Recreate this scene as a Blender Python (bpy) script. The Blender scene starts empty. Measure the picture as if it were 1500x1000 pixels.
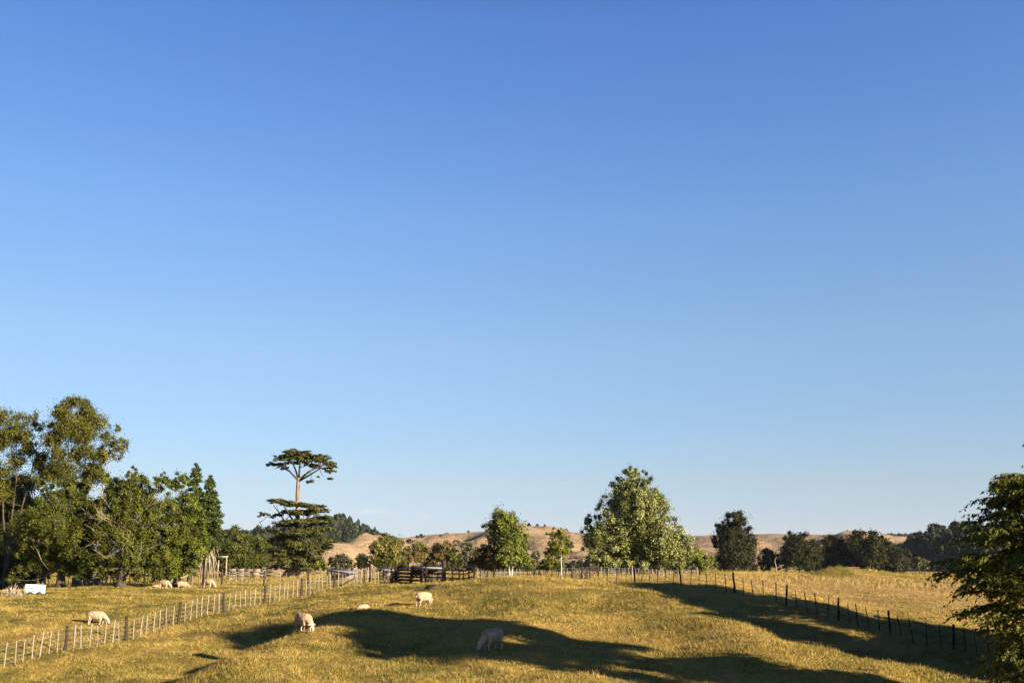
import bpy, math, random
import numpy as np
from mathutils import Vector, Matrix
R = math.radians
sc = bpy.context.scene
COL = sc.collection
# ------------------------------------------------------------------ camera
CZ = 6.0
PITCH = math.atan(305 / 1458.33)
cam_d = bpy.data.cameras.new('camera'); cam = bpy.data.objects.new('camera', cam_d); COL.objects.link(cam)
cam_d.lens = 35; cam_d.sensor_width = 36; cam_d.clip_start = 0.1; cam_d.clip_end = 20000
cam.location = (0, 0, CZ); cam.rotation_euler = (R(90) + PITCH, 0, 0)
sc.camera = cam
# ------------------------------------------------------------------ light
SUN_EL = R(15.5); SUN_AZ = math.atan2(0.77, -0.64)        # azimuth clockwise from +Y
TOSUN = Vector((math.cos(SUN_EL) * math.sin(SUN_AZ), math.cos(SUN_EL) * math.cos(SUN_AZ), math.sin(SUN_EL)))
# clear-air colour correction of the sky by elevation, horizon to 30 degrees; unseen zenith darkened to cut shadow fill
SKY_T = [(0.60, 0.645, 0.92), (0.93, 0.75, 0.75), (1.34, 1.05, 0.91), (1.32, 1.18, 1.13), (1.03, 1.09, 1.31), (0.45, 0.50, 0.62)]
w = bpy.data.worlds.new("World"); sc.world = w; w.use_nodes = True
nt = w.node_tree; nt.nodes.clear()
sky = nt.nodes.new('ShaderNodeTexSky'); sky.sky_type = 'NISHITA'; sky.sun_disc = False
sky.sun_elevation = SUN_EL; sky.sun_rotation = SUN_AZ; sky.altitude = 300
sky.air_density = 1.0; sky.dust_density = 0.0; sky.ozone_density = 5.0
bg = nt.nodes.new('ShaderNodeBackground'); bg.inputs[1].default_value = 0.05
out = nt.nodes.new('ShaderNodeOutputWorld')
# two faint wisps of cloud low in the sky
tc = nt.nodes.new('ShaderNodeTexCoord'); sep = nt.nodes.new('ShaderNodeSeparateXYZ')
nt.links.new(tc.outputs['Generated'], sep.inputs[0])
def wm(op, a, b=None, c=None):
    n = nt.nodes.new('ShaderNodeMath'); n.operation = op
    for i, v in enumerate((a, b, c)):
        if v is None: continue
        if isinstance(v, (int, float)): n.inputs[i].default_value = v
        else: nt.links.new(v, n.inputs[i])
    return n.outputs[0]
az = wm('DIVIDE', sep.outputs[0], wm('MAXIMUM', sep.outputs[1], 0.001)); el = wm('DIVIDE', sep.outputs[2], wm('MAXIMUM', sep.outputs[1], 0.001))
com = nt.nodes.new('ShaderNodeCombineXYZ'); nt.links.new(wm('MULTIPLY', az, 60), com.inputs[0]); nt.links.new(wm('MULTIPLY', el, 420), com.inputs[1])
wn = nt.nodes.new('ShaderNodeTexNoise'); nt.links.new(com.outputs[0], wn.inputs['Vector']); wn.inputs['Scale'].default_value = 1; wn.inputs['Detail'].default_value = 5
def blob(a0, e0, wa, we):
    da = wm('DIVIDE', wm('SUBTRACT', az, a0), wa); de = wm('DIVIDE', wm('SUBTRACT', el, e0), we)
    return wm('POWER', 2.718, wm('MULTIPLY', wm('ADD', wm('MULTIPLY', da, da), wm('MULTIPLY', de, de)), -1))
msk = wm('ADD', blob(-0.138, 0.0372, 0.018, 0.0022), wm('MULTIPLY', blob(-0.083, 0.0335, 0.012, 0.0016), 0.5))
msk = wm('MINIMUM', wm('MULTIPLY', wm('MULTIPLY', msk, wm('GREATER_THAN', sep.outputs[1], 0)), wm('MULTIPLY', wm('MAXIMUM', wm('SUBTRACT', wn.outputs[0], 0.4), 0), 2.4)), 0.45)
hsv = nt.nodes.new('ShaderNodeHueSaturation'); hsv.inputs['Saturation'].default_value = 1.0
mxc = nt.nodes.new('ShaderNodeMix'); mxc.data_type = 'RGBA'
nt.links.new(sky.outputs[0], hsv.inputs['Color']); pass; nt.links.new(msk, mxc.inputs['Factor'])
mxc.inputs['B'].default_value = (4.6, 4.7, 5.1, 1)
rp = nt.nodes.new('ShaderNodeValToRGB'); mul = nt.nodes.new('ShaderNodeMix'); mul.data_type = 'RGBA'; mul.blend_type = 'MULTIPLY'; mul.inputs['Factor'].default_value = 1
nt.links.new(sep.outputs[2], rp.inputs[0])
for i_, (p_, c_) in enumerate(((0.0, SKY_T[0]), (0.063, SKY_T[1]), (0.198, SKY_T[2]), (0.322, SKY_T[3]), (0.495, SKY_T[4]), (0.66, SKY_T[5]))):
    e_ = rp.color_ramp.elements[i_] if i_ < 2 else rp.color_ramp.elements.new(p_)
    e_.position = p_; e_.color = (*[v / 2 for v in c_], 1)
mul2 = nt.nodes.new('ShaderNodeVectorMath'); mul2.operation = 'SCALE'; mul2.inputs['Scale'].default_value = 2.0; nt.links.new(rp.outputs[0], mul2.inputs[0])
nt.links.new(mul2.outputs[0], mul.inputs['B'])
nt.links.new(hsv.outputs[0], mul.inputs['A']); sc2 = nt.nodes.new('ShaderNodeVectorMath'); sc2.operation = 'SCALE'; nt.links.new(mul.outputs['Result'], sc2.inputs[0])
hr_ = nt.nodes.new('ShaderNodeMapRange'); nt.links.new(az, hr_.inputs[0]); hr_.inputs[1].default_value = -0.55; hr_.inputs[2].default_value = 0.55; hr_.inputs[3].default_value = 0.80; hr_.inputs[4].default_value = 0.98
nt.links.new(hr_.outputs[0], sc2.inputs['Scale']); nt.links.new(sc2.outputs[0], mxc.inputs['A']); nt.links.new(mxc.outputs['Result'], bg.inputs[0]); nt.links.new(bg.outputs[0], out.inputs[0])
sun_d = bpy.data.lights.new('sun', 'SUN'); sun_d.energy = 5.0; sun_d.angle = R(0.5); sun_d.color = (1.0, 0.83, 0.62)
sun = bpy.data.objects.new('sun', sun_d); COL.objects.link(sun); sun.rotation_euler = TOSUN.to_track_quat('Z', 'Y').to_euler(); sun.location = (60, -50, 40)
sc.view_settings.view_transform = 'Standard'; sc.view_settings.look = 'None'; sc.view_settings.exposure = 2.0; sc.view_settings.gamma = 1
sc.cycles.max_bounces = 6; sc.cycles.transparent_max_bounces = 4

# ------------------------------------------------------------------ helpers
F = 1458.33; CP, SP = math.cos(PITCH), math.sin(PITCH)
def at(px, py, Y):
    """world point on the sight line of a photo pixel at forward distance Y"""
    dx, dy, dz = px - 750, F * CP - (500 - py) * SP, F * SP + (500 - py) * CP
    return Vector((dx * Y / dy, Y, CZ + dz * Y / dy))
K = 1.0 / 1490
rng = np.random.default_rng(7); random.seed(7)
def tag(o, label=None, cat=None, group=None, kind=None):
    for k, v in (('label', label), ('category', cat), ('group', group), ('kind', kind)):
        if v: o[k] = v
    return o
def empty(name, loc, rz=0, **kw):
    o = bpy.data.objects.new(name, None); COL.objects.link(o); o.location = loc; o.rotation_euler = (0, 0, rz)
    o.empty_display_size = 0.3
    return tag(o, **kw)
def link(name, me, parent=None, loc=(0, 0, 0)):
    o = bpy.data.objects.new(name, me); COL.objects.link(o); o.location = loc
    if parent: o.parent = parent
    return o
def np_mesh(name, V, quads=None, tris=None, mat=None, tint=None, smooth=False, gn=None):
    V = np.asarray(V, np.float32); me = bpy.data.meshes.new(name)
    me.vertices.add(len(V)); me.vertices.foreach_set('co', V.ravel())
    parts, starts, n0 = [], [], 0
    for f, k in ((quads, 4), (tris, 3)):
        if f is not None and len(f):
            f = np.asarray(f, np.int32); parts.append(f.ravel()); starts.append(n0 + np.arange(len(f)) * k); n0 += len(f) * k
    li = np.concatenate(parts).astype(np.int32); st = np.concatenate(starts).astype(np.int32)
    me.loops.add(len(li)); me.loops.foreach_set('vertex_index', li)
    me.polygons.add(len(st)); me.polygons.foreach_set('loop_start', st)
    if smooth: me.polygons.foreach_set('use_smooth', np.ones(len(st), bool))
    if tint is not None:
        a = me.attributes.new('tint', 'FLOAT', 'POINT'); a.data.foreach_set('value', np.asarray(tint, np.float32))
    if gn is not None:
        a = me.attributes.new('lie', 'FLOAT_VECTOR', 'POINT'); a.data.foreach_set('vector', np.asarray(gn, np.float32).ravel())
    me.update(calc_edges=True)
    if mat: me.materials.append(mat)
    return me
class MB:
    """collects boxes, bars and tubes into one mesh"""
    def __init__(s): s.V, s.Q, s.T, s.n = [], [], [], 0
    def add(s, V, Q=(), T=()):
        V = np.asarray(V, float); s.V.append(V)
        if len(Q): s.Q.append(np.asarray(Q, int) + s.n)
        if len(T): s.T.append(np.asarray(T, int) + s.n)
        s.n += len(V); return s
    def box(s, c, size, rz=0, rx=0, ry=0, jit=0):
        x, y, z = [v / 2 for v in size]
        V = np.array([(i * x, j * y, k * z) for i in (-1, 1) for j in (-1, 1) for k in (-1, 1)])
        if jit: V = V + rng.normal(0, jit, V.shape)
        M = np.array((Matrix.Rotation(rz, 3, 'Z') @ Matrix.Rotation(ry, 3, 'Y') @ Matrix.Rotation(rx, 3, 'X')))
        return s.add(V @ M.T + np.array(c), [(0, 1, 3, 2), (4, 6, 7, 5), (0, 4, 5, 1), (2, 3, 7, 6), (0, 2, 6, 4), (1, 5, 7, 3)])
    def bar(s, a, b, wd, ht, jit=0):
        a, b = np.array(a, float), np.array(b, float); d = b - a; L = np.linalg.norm(d); d /= L
        up = np.array((0, 0, 1.0)) if abs(d[2]) < .95 else np.array((0, 1.0, 0)); sd = np.cross(d, up); sd /= np.linalg.norm(sd); up = np.cross(sd, d)
        V = np.array([p + sd * i * wd / 2 + up * k * ht / 2 for p in (a, b) for i in (-1, 1) for k in (-1, 1)])
        if jit: V = V + rng.normal(0, jit, V.shape)
        return s.add(V, [(0, 1, 3, 2), (4, 6, 7, 5), (0, 4, 5, 1), (2, 3, 7, 6), (0, 2, 6, 4), (1, 5, 7, 3)])
    def tube(s, P, rad, n=7, cap=True):
        P = np.asarray(P, float); rad = np.broadcast_to(np.asarray(rad, float), (len(P),))
        T = np.gradient(P, axis=0); T /= np.linalg.norm(T, axis=1)[:, None] + 1e-9
        ref = np.array((0.31, 0.95, 0.07)); A = np.cross(T, ref); A /= np.linalg.norm(A, axis=1)[:, None] + 1e-9; B = np.cross(T, A)
        an = np.arange(n) * 2 * math.pi / n
        V = (P[:, None] + rad[:, None, None] * (np.cos(an)[None, :, None] * A[:, None] + np.sin(an)[None, :, None] * B[:, None])).reshape(-1, 3)
        Q = [(i * n + j, i * n + (j + 1) % n, (i + 1) * n + (j + 1) % n, (i + 1) * n + j) for i in range(len(P) - 1) for j in range(n)]
        T2 = []
        if cap:
            V = np.vstack([V, P[0], P[-1]]); c0, c1 = len(V) - 2, len(V) - 1; e = (len(P) - 1) * n
            T2 = [(c0, (j + 1) % n, j) for j in range(n)] + [(c1, e + j, e + (j + 1) % n) for j in range(n)]
        return s.add(V, Q, T2)
    def mesh(s, name, mat, smooth=False):
        return np_mesh(name, np.vstack(s.V), np.vstack(s.Q) if s.Q else None, np.vstack(s.T) if s.T else None, mat, smooth=smooth)
    def build(s, name, mat, parent=None, loc=(0, 0, 0), smooth=False):
        return link(name, s.mesh(name, mat, smooth), parent, loc)

# ------------------------------------------------------------------ materials
def mat_new(name):
    m = bpy.data.materials.new(name); m.use_nodes = True; t = m.node_tree; t.nodes.clear()
    o = t.nodes.new('ShaderNodeOutputMaterial'); return m, t, o
ALB = 0.62; HAZE = 0.00004
class NG:
    def __init__(s, t): s.t = t
    def n(s, ty, **kw):
        nd = s.t.nodes.new(ty)
        for k, v in kw.items(): setattr(nd, k, v)
        return nd
    def put(s, sock, v):
        if hasattr(v, 'is_output') or isinstance(v, bpy.types.NodeSocket): s.t.links.new(v, sock)
        else: sock.default_value = v
    def noise(s, vec, scale, detail=4, rough=0.55, dist=0):
        nd = s.n('ShaderNodeTexNoise'); s.put(nd.inputs['Vector'], vec); nd.inputs['Scale'].default_value = scale
        nd.inputs['Detail'].default_value = detail; nd.inputs['Roughness'].default_value = rough; nd.inputs['Distortion'].default_value = dist
        return nd.outputs[0]
    def ramp(s, fac, a, b, lo=0.0, hi=1.0):
        nd = s.n('ShaderNodeMapRange', clamp=True); s.put(nd.inputs[0], fac)
        nd.inputs[1].default_value = a; nd.inputs[2].default_value = b; nd.inputs[3].default_value = lo; nd.inputs[4].default_value = hi
        return nd.outputs[0]
    def mix(s, fac, a, b, mode='MIX'):
        nd = s.n('ShaderNodeMix', data_type='RGBA', blend_type=mode); s.put(nd.inputs['Factor'], fac)
        for k, v in (('A', a), ('B', b)):
            s.put(nd.inputs[k], (*v, 1) if isinstance(v, tuple) and len(v) == 3 else v)
        return nd.outputs['Result']
    def math(s, op, a, b=0.0):
        nd = s.n('ShaderNodeMath', operation=op); s.put(nd.inputs[0], a); s.put(nd.inputs[1], b); return nd.outputs[0]
    def attr(s, name): return s.n('ShaderNodeAttribute', attribute_name=name).outputs['Fac']
    def pos(s, sx=1, sy=1, sz=1):
        g = s.n('ShaderNodeNewGeometry').outputs['Position']
        m = s.n('ShaderNodeMapping'); s.t.links.new(g, m.inputs[0]); m.inputs['Scale'].default_value = (sx, sy, sz); return m.outputs[0]
    def objc(s, sx=1, sy=1, sz=1):
        g = s.n('ShaderNodeTexCoord').outputs['Object']
        m = s.n('ShaderNodeMapping'); s.t.links.new(g, m.inputs[0]); m.inputs['Scale'].default_value = (sx, sy, sz); return m.outputs[0]
    def bsdf(s, out, color, rough=0.9, spec=0.2, bump=None, bstr=0.3, bdist=0.05, transl=None, tf=0.3):
        b = s.n('ShaderNodeBsdfPrincipled'); color = s.mix(1.0, color, (ALB, ALB, ALB), 'MULTIPLY'); s.put(b.inputs['Base Color'], color)
        s.put(b.inputs['Roughness'], rough); b.inputs['Specular IOR Level'].default_value = spec
        if bump is not None:
            bn = s.n('ShaderNodeBump'); s.put(bn.inputs['Height'], bump); bn.inputs['Strength'].default_value = bstr; bn.inputs['Distance'].default_value = bdist
            s.t.links.new(bn.outputs[0], b.inputs['Normal'])
        o = b.outputs[0]
        if transl is not None:
            tr = s.n('ShaderNodeBsdfTranslucent'); s.put(tr.inputs[0], s.mix(1.0, transl, (ALB, ALB, ALB), 'MULTIPLY'))
            mx = s.n('ShaderNodeMixShader'); mx.inputs[0].default_value = tf; s.t.links.new(o, mx.inputs[1]); s.t.links.new(tr.outputs[0], mx.inputs[2]); o = mx.outputs[0]
        s.t.links.new(o, out.inputs[0])
def pasture_color(g):
    """dry summer pasture: straw, olive and rusty patches"""
    p = g.pos(1, 1, 1)
    big = g.noise(p, 0.09, 3, 0.6); mid = g.noise(g.pos(1, 0.8, 1), 0.42, 4, 0.6, 0.4); fine = g.noise(p, 2.6, 4, 0.65)
    c = g.mix(g.ramp(big, 0.38, 0.62), STRAW, STRAW2)
    c = g.mix(g.ramp(g.math('ADD', g.math('MULTIPLY', big, 0.55), g.math('MULTIPLY', mid, 0.65)), 0.55, 0.74), c, OLIVE)
    sx_ = g.n('ShaderNodeSeparateXYZ'); g.t.links.new(g.pos(), sx_.inputs[0])
    c = g.mix(g.math('MULTIPLY', g.ramp(g.math('ADD', sx_.outputs[0], g.math('MULTIPLY', big, 14)), 8, -8), g.ramp(mid, .35, .6, .15, .6)), c, OLIVE)
    tan_ = g.math('MULTIPLY', g.ramp(sx_.outputs[1], 160, 130), g.math('MULTIPLY', g.ramp(sx_.outputs[0], 8, 22), g.ramp(sx_.outputs[1], 60, 85))); c = g.mix(g.math('MULTIPLY', tan_, g.ramp(mid, .3, .6, .4, .9)), c, (0.72, 0.475, 0.19))
    rust = g.noise(g.pos(1, 1, 1), 0.23, 4, 0.6, 1.0)
    c = g.mix(g.ramp(rust, 0.60, 0.74, 0, 0.6), c, RUST)
    return c, fine, mid
STRAW = (0.76, 0.52, 0.13); STRAW2 = (0.58, 0.41, 0.09); OLIVE = (0.25, 0.225, 0.036); RUST = (0.30, 0.15, 0.055)
def ground_mat():
    m, t, o = mat_new('dry pasture'); g = NG(t)
    c, fine, mid = pasture_color(g)
    cd = g.mix(0.6, c, (0.045, 0.035, 0.015)); far = g.ramp(g.n('ShaderNodeSeparateXYZ').outputs[1], 0, 1)  # soil-dark mix puts shade into the gaps between blades
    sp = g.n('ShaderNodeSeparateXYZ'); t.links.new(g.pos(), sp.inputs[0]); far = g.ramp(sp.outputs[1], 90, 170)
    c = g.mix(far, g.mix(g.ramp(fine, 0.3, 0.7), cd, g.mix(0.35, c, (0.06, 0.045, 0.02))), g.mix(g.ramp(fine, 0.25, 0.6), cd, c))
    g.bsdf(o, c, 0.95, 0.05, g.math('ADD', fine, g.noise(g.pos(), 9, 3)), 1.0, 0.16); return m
def grass_mat():
    m, t, o = mat_new('grass blades'); g = NG(t)
    c, fine, mid = pasture_color(g); ti = g.attr('tint')
    c = g.mix(g.ramp(ti, 0.5, 1.0), c, (0.84, 0.60, 0.20))
    c = g.mix(g.ramp(ti, 0.5, 0.0, 0, 0.8), c, (0.11, 0.108, 0.017))
    ge = g.n('ShaderNodeNewGeometry').outputs['Normal']; at_ = g.n('ShaderNodeAttribute', attribute_name='lie').outputs['Vector']
    nm = g.n('ShaderNodeMix', data_type='VECTOR'); nm.inputs['Factor'].default_value = 0.66; t.links.new(ge, nm.inputs[4]); t.links.new(at_, nm.inputs[5])
    nn_ = g.n('ShaderNodeVectorMath', operation='NORMALIZE'); t.links.new(nm.outputs[1], nn_.inputs[0])
    g.bsdf(o, c, 0.85, 0.1, transl=c, tf=0.12)
    for nd in t.nodes:
        if nd.type in ('BSDF_PRINCIPLED', 'BSDF_TRANSLUCENT'): t.links.new(nn_.outputs[0], nd.inputs['Normal'])
    return m
def hill_mat(name, c1, c2, c3, sc_=1.0):
    m, t, o = mat_new(name); g = NG(t)
    a = g.noise(g.pos(1, 1, 1.6), 0.012 * sc_, 5, 0.6); b = g.noise(g.pos(1, 1, 2), 0.07 * sc_, 5, 0.7, 0.5); f = g.noise(g.pos(), 0.35 * sc_, 3)
    c = g.mix(g.ramp(a, 0.4, 0.62), c1, c2); c = g.mix(g.ramp(b, 0.52, 0.7, 0, 0.55), c, c3)
    c = g.mix(g.ramp(f, 0.35, 0.7, 0, 0.3), c, (c1[0] * .5, c1[1] * .5, c1[2] * .5))
    g.bsdf(o, c, 0.95, 0.05, b, 1.0, 3.0); return m
def leaf_mat(name, lo, hi, tf=0.25, rough=0.55, spec=0.35):
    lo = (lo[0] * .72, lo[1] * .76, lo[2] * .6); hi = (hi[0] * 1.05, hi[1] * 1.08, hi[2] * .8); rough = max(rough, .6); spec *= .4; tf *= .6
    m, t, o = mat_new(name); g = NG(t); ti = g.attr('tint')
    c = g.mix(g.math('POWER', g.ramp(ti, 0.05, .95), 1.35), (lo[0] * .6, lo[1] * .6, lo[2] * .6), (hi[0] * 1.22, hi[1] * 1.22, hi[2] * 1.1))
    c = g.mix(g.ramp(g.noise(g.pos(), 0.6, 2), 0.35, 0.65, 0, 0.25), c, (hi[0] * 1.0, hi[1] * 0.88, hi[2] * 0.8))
    g.bsdf(o, c, rough, spec, transl=g.mix(0.5, c, (hi[0] * 1.5, hi[1] * 1.5, hi[2] * .8)), tf=tf); return m
def bark_mat(name, a, b, sx=6, sz=1.2):
    m, t, o = mat_new(name); g = NG(t); n = g.noise(g.objc(sx, sx, sz), 1, 5, 0.65)
    g.bsdf(o, g.mix(g.ramp(n, 0.35, 0.65), a, b), 0.9, 0.1, n, 0.6, 0.05); return m
def wood_mat(name, a, b, sx=30, sy=30, sz=4):
    m, t, o = mat_new(name); g = NG(t); n = g.noise(g.objc(sx, sy, sz), 1, 4, 0.6); l = g.noise(g.pos(), 1.3, 2)
    c = g.mix(g.ramp(n, 0.3, 0.7), a, b); c = g.mix(g.ramp(l, 0.35, 0.7, 0, 0.5), c, tuple(x * 0.65 for x in a))
    g.bsdf(o, c, 0.9, 0.1, n, 0.4, 0.01); return m
def paint_mat(name, a, b, rough=0.6, sc_=3):
    m, t, o = mat_new(name); g = NG(t); n = g.noise(g.objc(), sc_, 5, 0.65)
    g.bsdf(o, g.mix(g.ramp(n, 0.4, 0.7), a, b), rough, 0.3); return m
M = dict(
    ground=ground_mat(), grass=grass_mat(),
    hill=hill_mat('tawny hill grass', (0.44, 0.315, 0.185), (0.30, 0.215, 0.13), (0.13, 0.105, 0.07)),
    hill_far=hill_mat('far hill', (0.12, 0.13, 0.09), (0.08, 0.10, 0.08), (0.05, 0.06, 0.05), 0.4),
    hill_dark=hill_mat('forest floor', (0.05, 0.055, 0.03), (0.03, 0.04, 0.02), (0.03, 0.03, 0.02)),
    birch=leaf_mat('birch leaves', (0.050, 0.058, 0.012), (0.15, 0.145, 0.028), 0.3),
    walnut=leaf_mat('broad dull leaves', (0.026, 0.040, 0.007), (0.135, 0.148, 0.022), 0.25),
    walnut2=leaf_mat('broad green leaves', (0.030, 0.050, 0.008), (0.140, 0.168, 0.024), 0.25),
    conif=leaf_mat('conifer needles', (0.030, 0.048, 0.014), (0.085, 0.115, 0.030), 0.1),
    cyp=leaf_mat('cypress foliage', (0.035, 0.045, 0.014), (0.11, 0.115, 0.032), 0.12),
    dark=leaf_mat('dark evergreen foliage', (0.009, 0.014, 0.005), (0.042, 0.044, 0.011), 0.12),
    poplar=leaf_mat('silvery green leaves', (0.060, 0.088, 0.026), (0.31, 0.33, 0.135), 0.2, 0.45, 0.5),
    fresh=leaf_mat('fresh green leaves', (0.070, 0.105, 0.022), (0.24, 0.265, 0.07), 0.3),
    yellowg=leaf_mat('yellow green leaves', (0.085, 0.115, 0.016), (0.24, 0.25, 0.035), 0.3),
    olive=leaf_mat('olive leaves', (0.080, 0.085, 0.020), (0.22, 0.20, 0.055), 0.25),
    brown=leaf_mat('russet foliage', (0.065, 0.050, 0.022), (0.18, 0.125, 0.055), 0.2),
    grey=leaf_mat('grey green foliage', (0.075, 0.085, 0.055), (0.15, 0.15, 0.10), 0.2),
    midg=leaf_mat('mid green foliage', (0.030, 0.048, 0.010), (0.115, 0.125, 0.022), 0.2),
    cherry=leaf_mat('long pointed leaves', (0.022, 0.040, 0.008), (0.22, 0.225, 0.045), 0.42, 0.42, 0.45),
    forest=leaf_mat('far forest', (0.018, 0.028, 0.022), (0.045, 0.060, 0.035), 0.05),
    bark=bark_mat('brown bark', (0.05, 0.04, 0.03), (0.11, 0.09, 0.07)), bark_mid=bark_mat('grey brown bark', (0.10, 0.08, 0.06), (0.20, 0.165, 0.13)),
    bark_pale=bark_mat('pale bark', (0.35, 0.30, 0.24), (0.55, 0.50, 0.42)),
    bark_birch=bark_mat('birch bark', (0.22, 0.19, 0.15), (0.45, 0.42, 0.37), 3, 6),
    bark_cyp=bark_mat('weathered cypress bark', (0.13, 0.095, 0.07), (0.36, 0.27, 0.20), 4, 2.5),
    dead=bark_mat('dead wood', (0.30, 0.24, 0.17), (0.50, 0.42, 0.32)),
    white_bark=bark_mat('painted white trunk', (0.42, 0.40, 0.36), (0.60, 0.57, 0.52)),
    post=wood_mat('weathered dark post', (0.04, 0.03, 0.022), (0.085, 0.06, 0.042)),
    post_dark=wood_mat('dark tarred wood and batten shade', (0.018, 0.014, 0.012), (0.045, 0.035, 0.028)),
    batten=wood_mat('silvered pale batten', (0.30, 0.25, 0.18), (0.50, 0.43, 0.33)),
    grey_wood=wood_mat('grey old boards', (0.20, 0.17, 0.14), (0.40, 0.34, 0.28)),
    wire=paint_mat('galvanised wire', (0.35, 0.34, 0.32), (0.25, 0.24, 0.22)),
    iron=paint_mat('roofing iron', (0.22, 0.24, 0.27), (0.15, 0.17, 0.20), 0.6),
    white=paint_mat('white panel', (1.0, 1.0, 1.0), (0.9, 0.88, 0.86)),
    red=paint_mat('faded red mark', (0.45, 0.12, 0.09), (0.6, 0.35, 0.3)),
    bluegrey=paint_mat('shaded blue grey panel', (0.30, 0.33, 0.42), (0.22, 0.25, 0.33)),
    concrete=paint_mat('pale concrete', (0.30, 0.31, 0.28), (0.22, 0.23, 0.21)),
    rubber=paint_mat('tyre rubber', (0.02, 0.02, 0.02), (0.035, 0.03, 0.03)),
    clay=paint_mat('bare clay', (0.42, 0.28, 0.18), (0.30, 0.20, 0.12)),
    soil=paint_mat('dark soil', (0.03, 0.022, 0.015), (0.07, 0.05, 0.03)),
)

# ------------------------------------------------------------------ terrain
PIX = [(0,1000,46.5),(150,1000,44.5),(230,1000,43),(290,1000,38),(450,1000,36),(600,1000,35.5),(750,1000,35),(900,1000,35),(1050,1000,35.5),(1200,1000,36),(1350,1000,36),(1500,1000,36),
 (718,953,42),(750,915,48),(750,880,56),(750,860,62),(750,848.5,67),(700,850,67),(830,849,67),(890,851,66),(750,857,75),(690,856,76),(830,856,76),(750,847,110),
 (600,960,42),(600,930,46.5),(600,905,51),(623,888,57),(600,870,64),(600,859,76),(600,857,87),(650,853,70),(645,857,86),
 (480,960,41.5),(480,925,47.5),(480,900,55),(480,885,62),(480,871,70),(445,872,75.5),(492,862,80),(535,857,85),(574,855,89),
 (400,1000,36.5),(400,950,43),(430,932,46),(400,949,54),(400,925,55.5),(400,900,63),(391,883,70),
 (340,966,40),(340,962,47.5),(340,930,56),(333,897,65),(290,986,45.5),(270,950,53),(268,913,61),
 (200,970,49),(195,935,56),(100,980,48.5),(108,955,52.5),(11,983,49),(60,930,56.5),(141,914,60),(50,905,61.5),(200,895,66),(0,895,64),(60,880,70),(250,875,76),(0,872,76),(150,866,82),(250,861,88),(320,861,88),(370,867,80),
 (93,862,91),(20,862,110),(60,853,140),(180,858,92),(200,850,140),(400,853,105),(435,845,140),(300,851,115),(520,847,125),(600,847,120),(930,843,130),(1000,846,110),
 (929,852,75),(996,856,72),(1074,868,69),(1147,890,64),(1222,909,60),(1295,931,57),(1384,952,52.5),
 (1060,853,95),(1150,868,80),(1150,850,120),(1250,882,75),(1250,851,125),(1350,906,66),(1350,872,90),(1350,853,135),(1450,935,60),(1450,890,82),(1500,865,115),
 (960,870,57),(1040,900,49),(1120,927,43),(1200,955,39),(1300,978,37),(960,868,67),(1040,897,62),(1120,926,58),(1200,954,53),(1300,976,49),(1420,982,46),
 (900,870,57.5),(1250,967,38.2),(1200,956,44),(1250,969,43.5),(1160,942.5,46),(1120,928,48),(1300,980,42),(1080,915,51),(1250,965,51),(1350,984,37),(1350,981,47),(1160,942,41),(1160,940,55),(1080,914,46),(1080,911,60),(1000,885,53),(1000,883,64),(930,860,61),(930,859,71),(900,900,51),(900,950,42.5),(1000,900,49.5),(1000,950,42.5),(1100,960,38.7),
 (1200,842,180),(1100,840,200),(900,840,200),(600,840,220),(300,840,220),(1400,843,200),(0,845,220),(750,838,300),(1300,838,300),(200,838,300),(750,832,600),(100,832,600),(1400,832,600)]
WP = [(0,0,-5.6),(0,18,-5.4),(12,17,-5.6),(24,23,-5.4),(30,35,-5.2),(40,45,-4.6),(-30,25,-6.3),(-55,60,-4.2),(60,80,-4.5),(-100,100,-4.2),(100,100,-5),(-20,0,-6),(20,0,-5.6)]
def warp(x, y):
    yy = np.maximum(y + 12, 6); return np.clip(x / yy, -1.5, 1.5) * 2.0, np.log(yy)
_c = [tuple(at(*p)) for p in PIX] + [(a, b, c + CZ) for a, b, c in WP]
_c = np.array(_c); _u, _v = warp(_c[:, 0], _c[:, 1])
def _phi(r2): return 0.5 * r2 * np.log(r2 + 1e-12)
_n = len(_c); _A = np.zeros((_n + 3, _n + 3))
_A[:_n, :_n] = _phi((_u[:, None] - _u) ** 2 + (_v[:, None] - _v) ** 2) + np.eye(_n) * 2e-5
_A[:_n, _n:] = np.stack([np.ones(_n), _u, _v], 1); _A[_n:, :_n] = _A[:_n, _n:].T
_w = np.linalg.solve(_A, np.concatenate([_c[:, 2], np.zeros(3)]))
_r = np.random.default_rng(3)
WV = []
for lam, amp in ((16, .10), (9, .075), (5.5, .055), (3.2, .035), (1.9, .02)):
    for _ in range(7):
        a = _r.uniform(0, 2 * math.pi); l = lam * _r.uniform(.8, 1.25)
        WV.append((math.cos(a) * 2 * math.pi / l, math.sin(a) * 2 * math.pi / l, _r.uniform(0, 6.28), amp * .55))
def relief(x, y):
    z = np.zeros_like(x); 
    for kx, ky, ph, am in WV: z += am * .6 * np.sin(kx * x + ky * y + ph + 0.8 * np.sin(0.11 * x + 0.07 * y + ph))
    return z
def hump(x, y, cx, cy, rx, ry, h, a=0):
    dx, dy = x - cx, y - cy; ca, sa = math.cos(a), math.sin(a)
    return h * np.exp(-((dx * ca + dy * sa) / rx) ** 2 - ((-dx * sa + dy * ca) / ry) ** 2)
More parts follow.
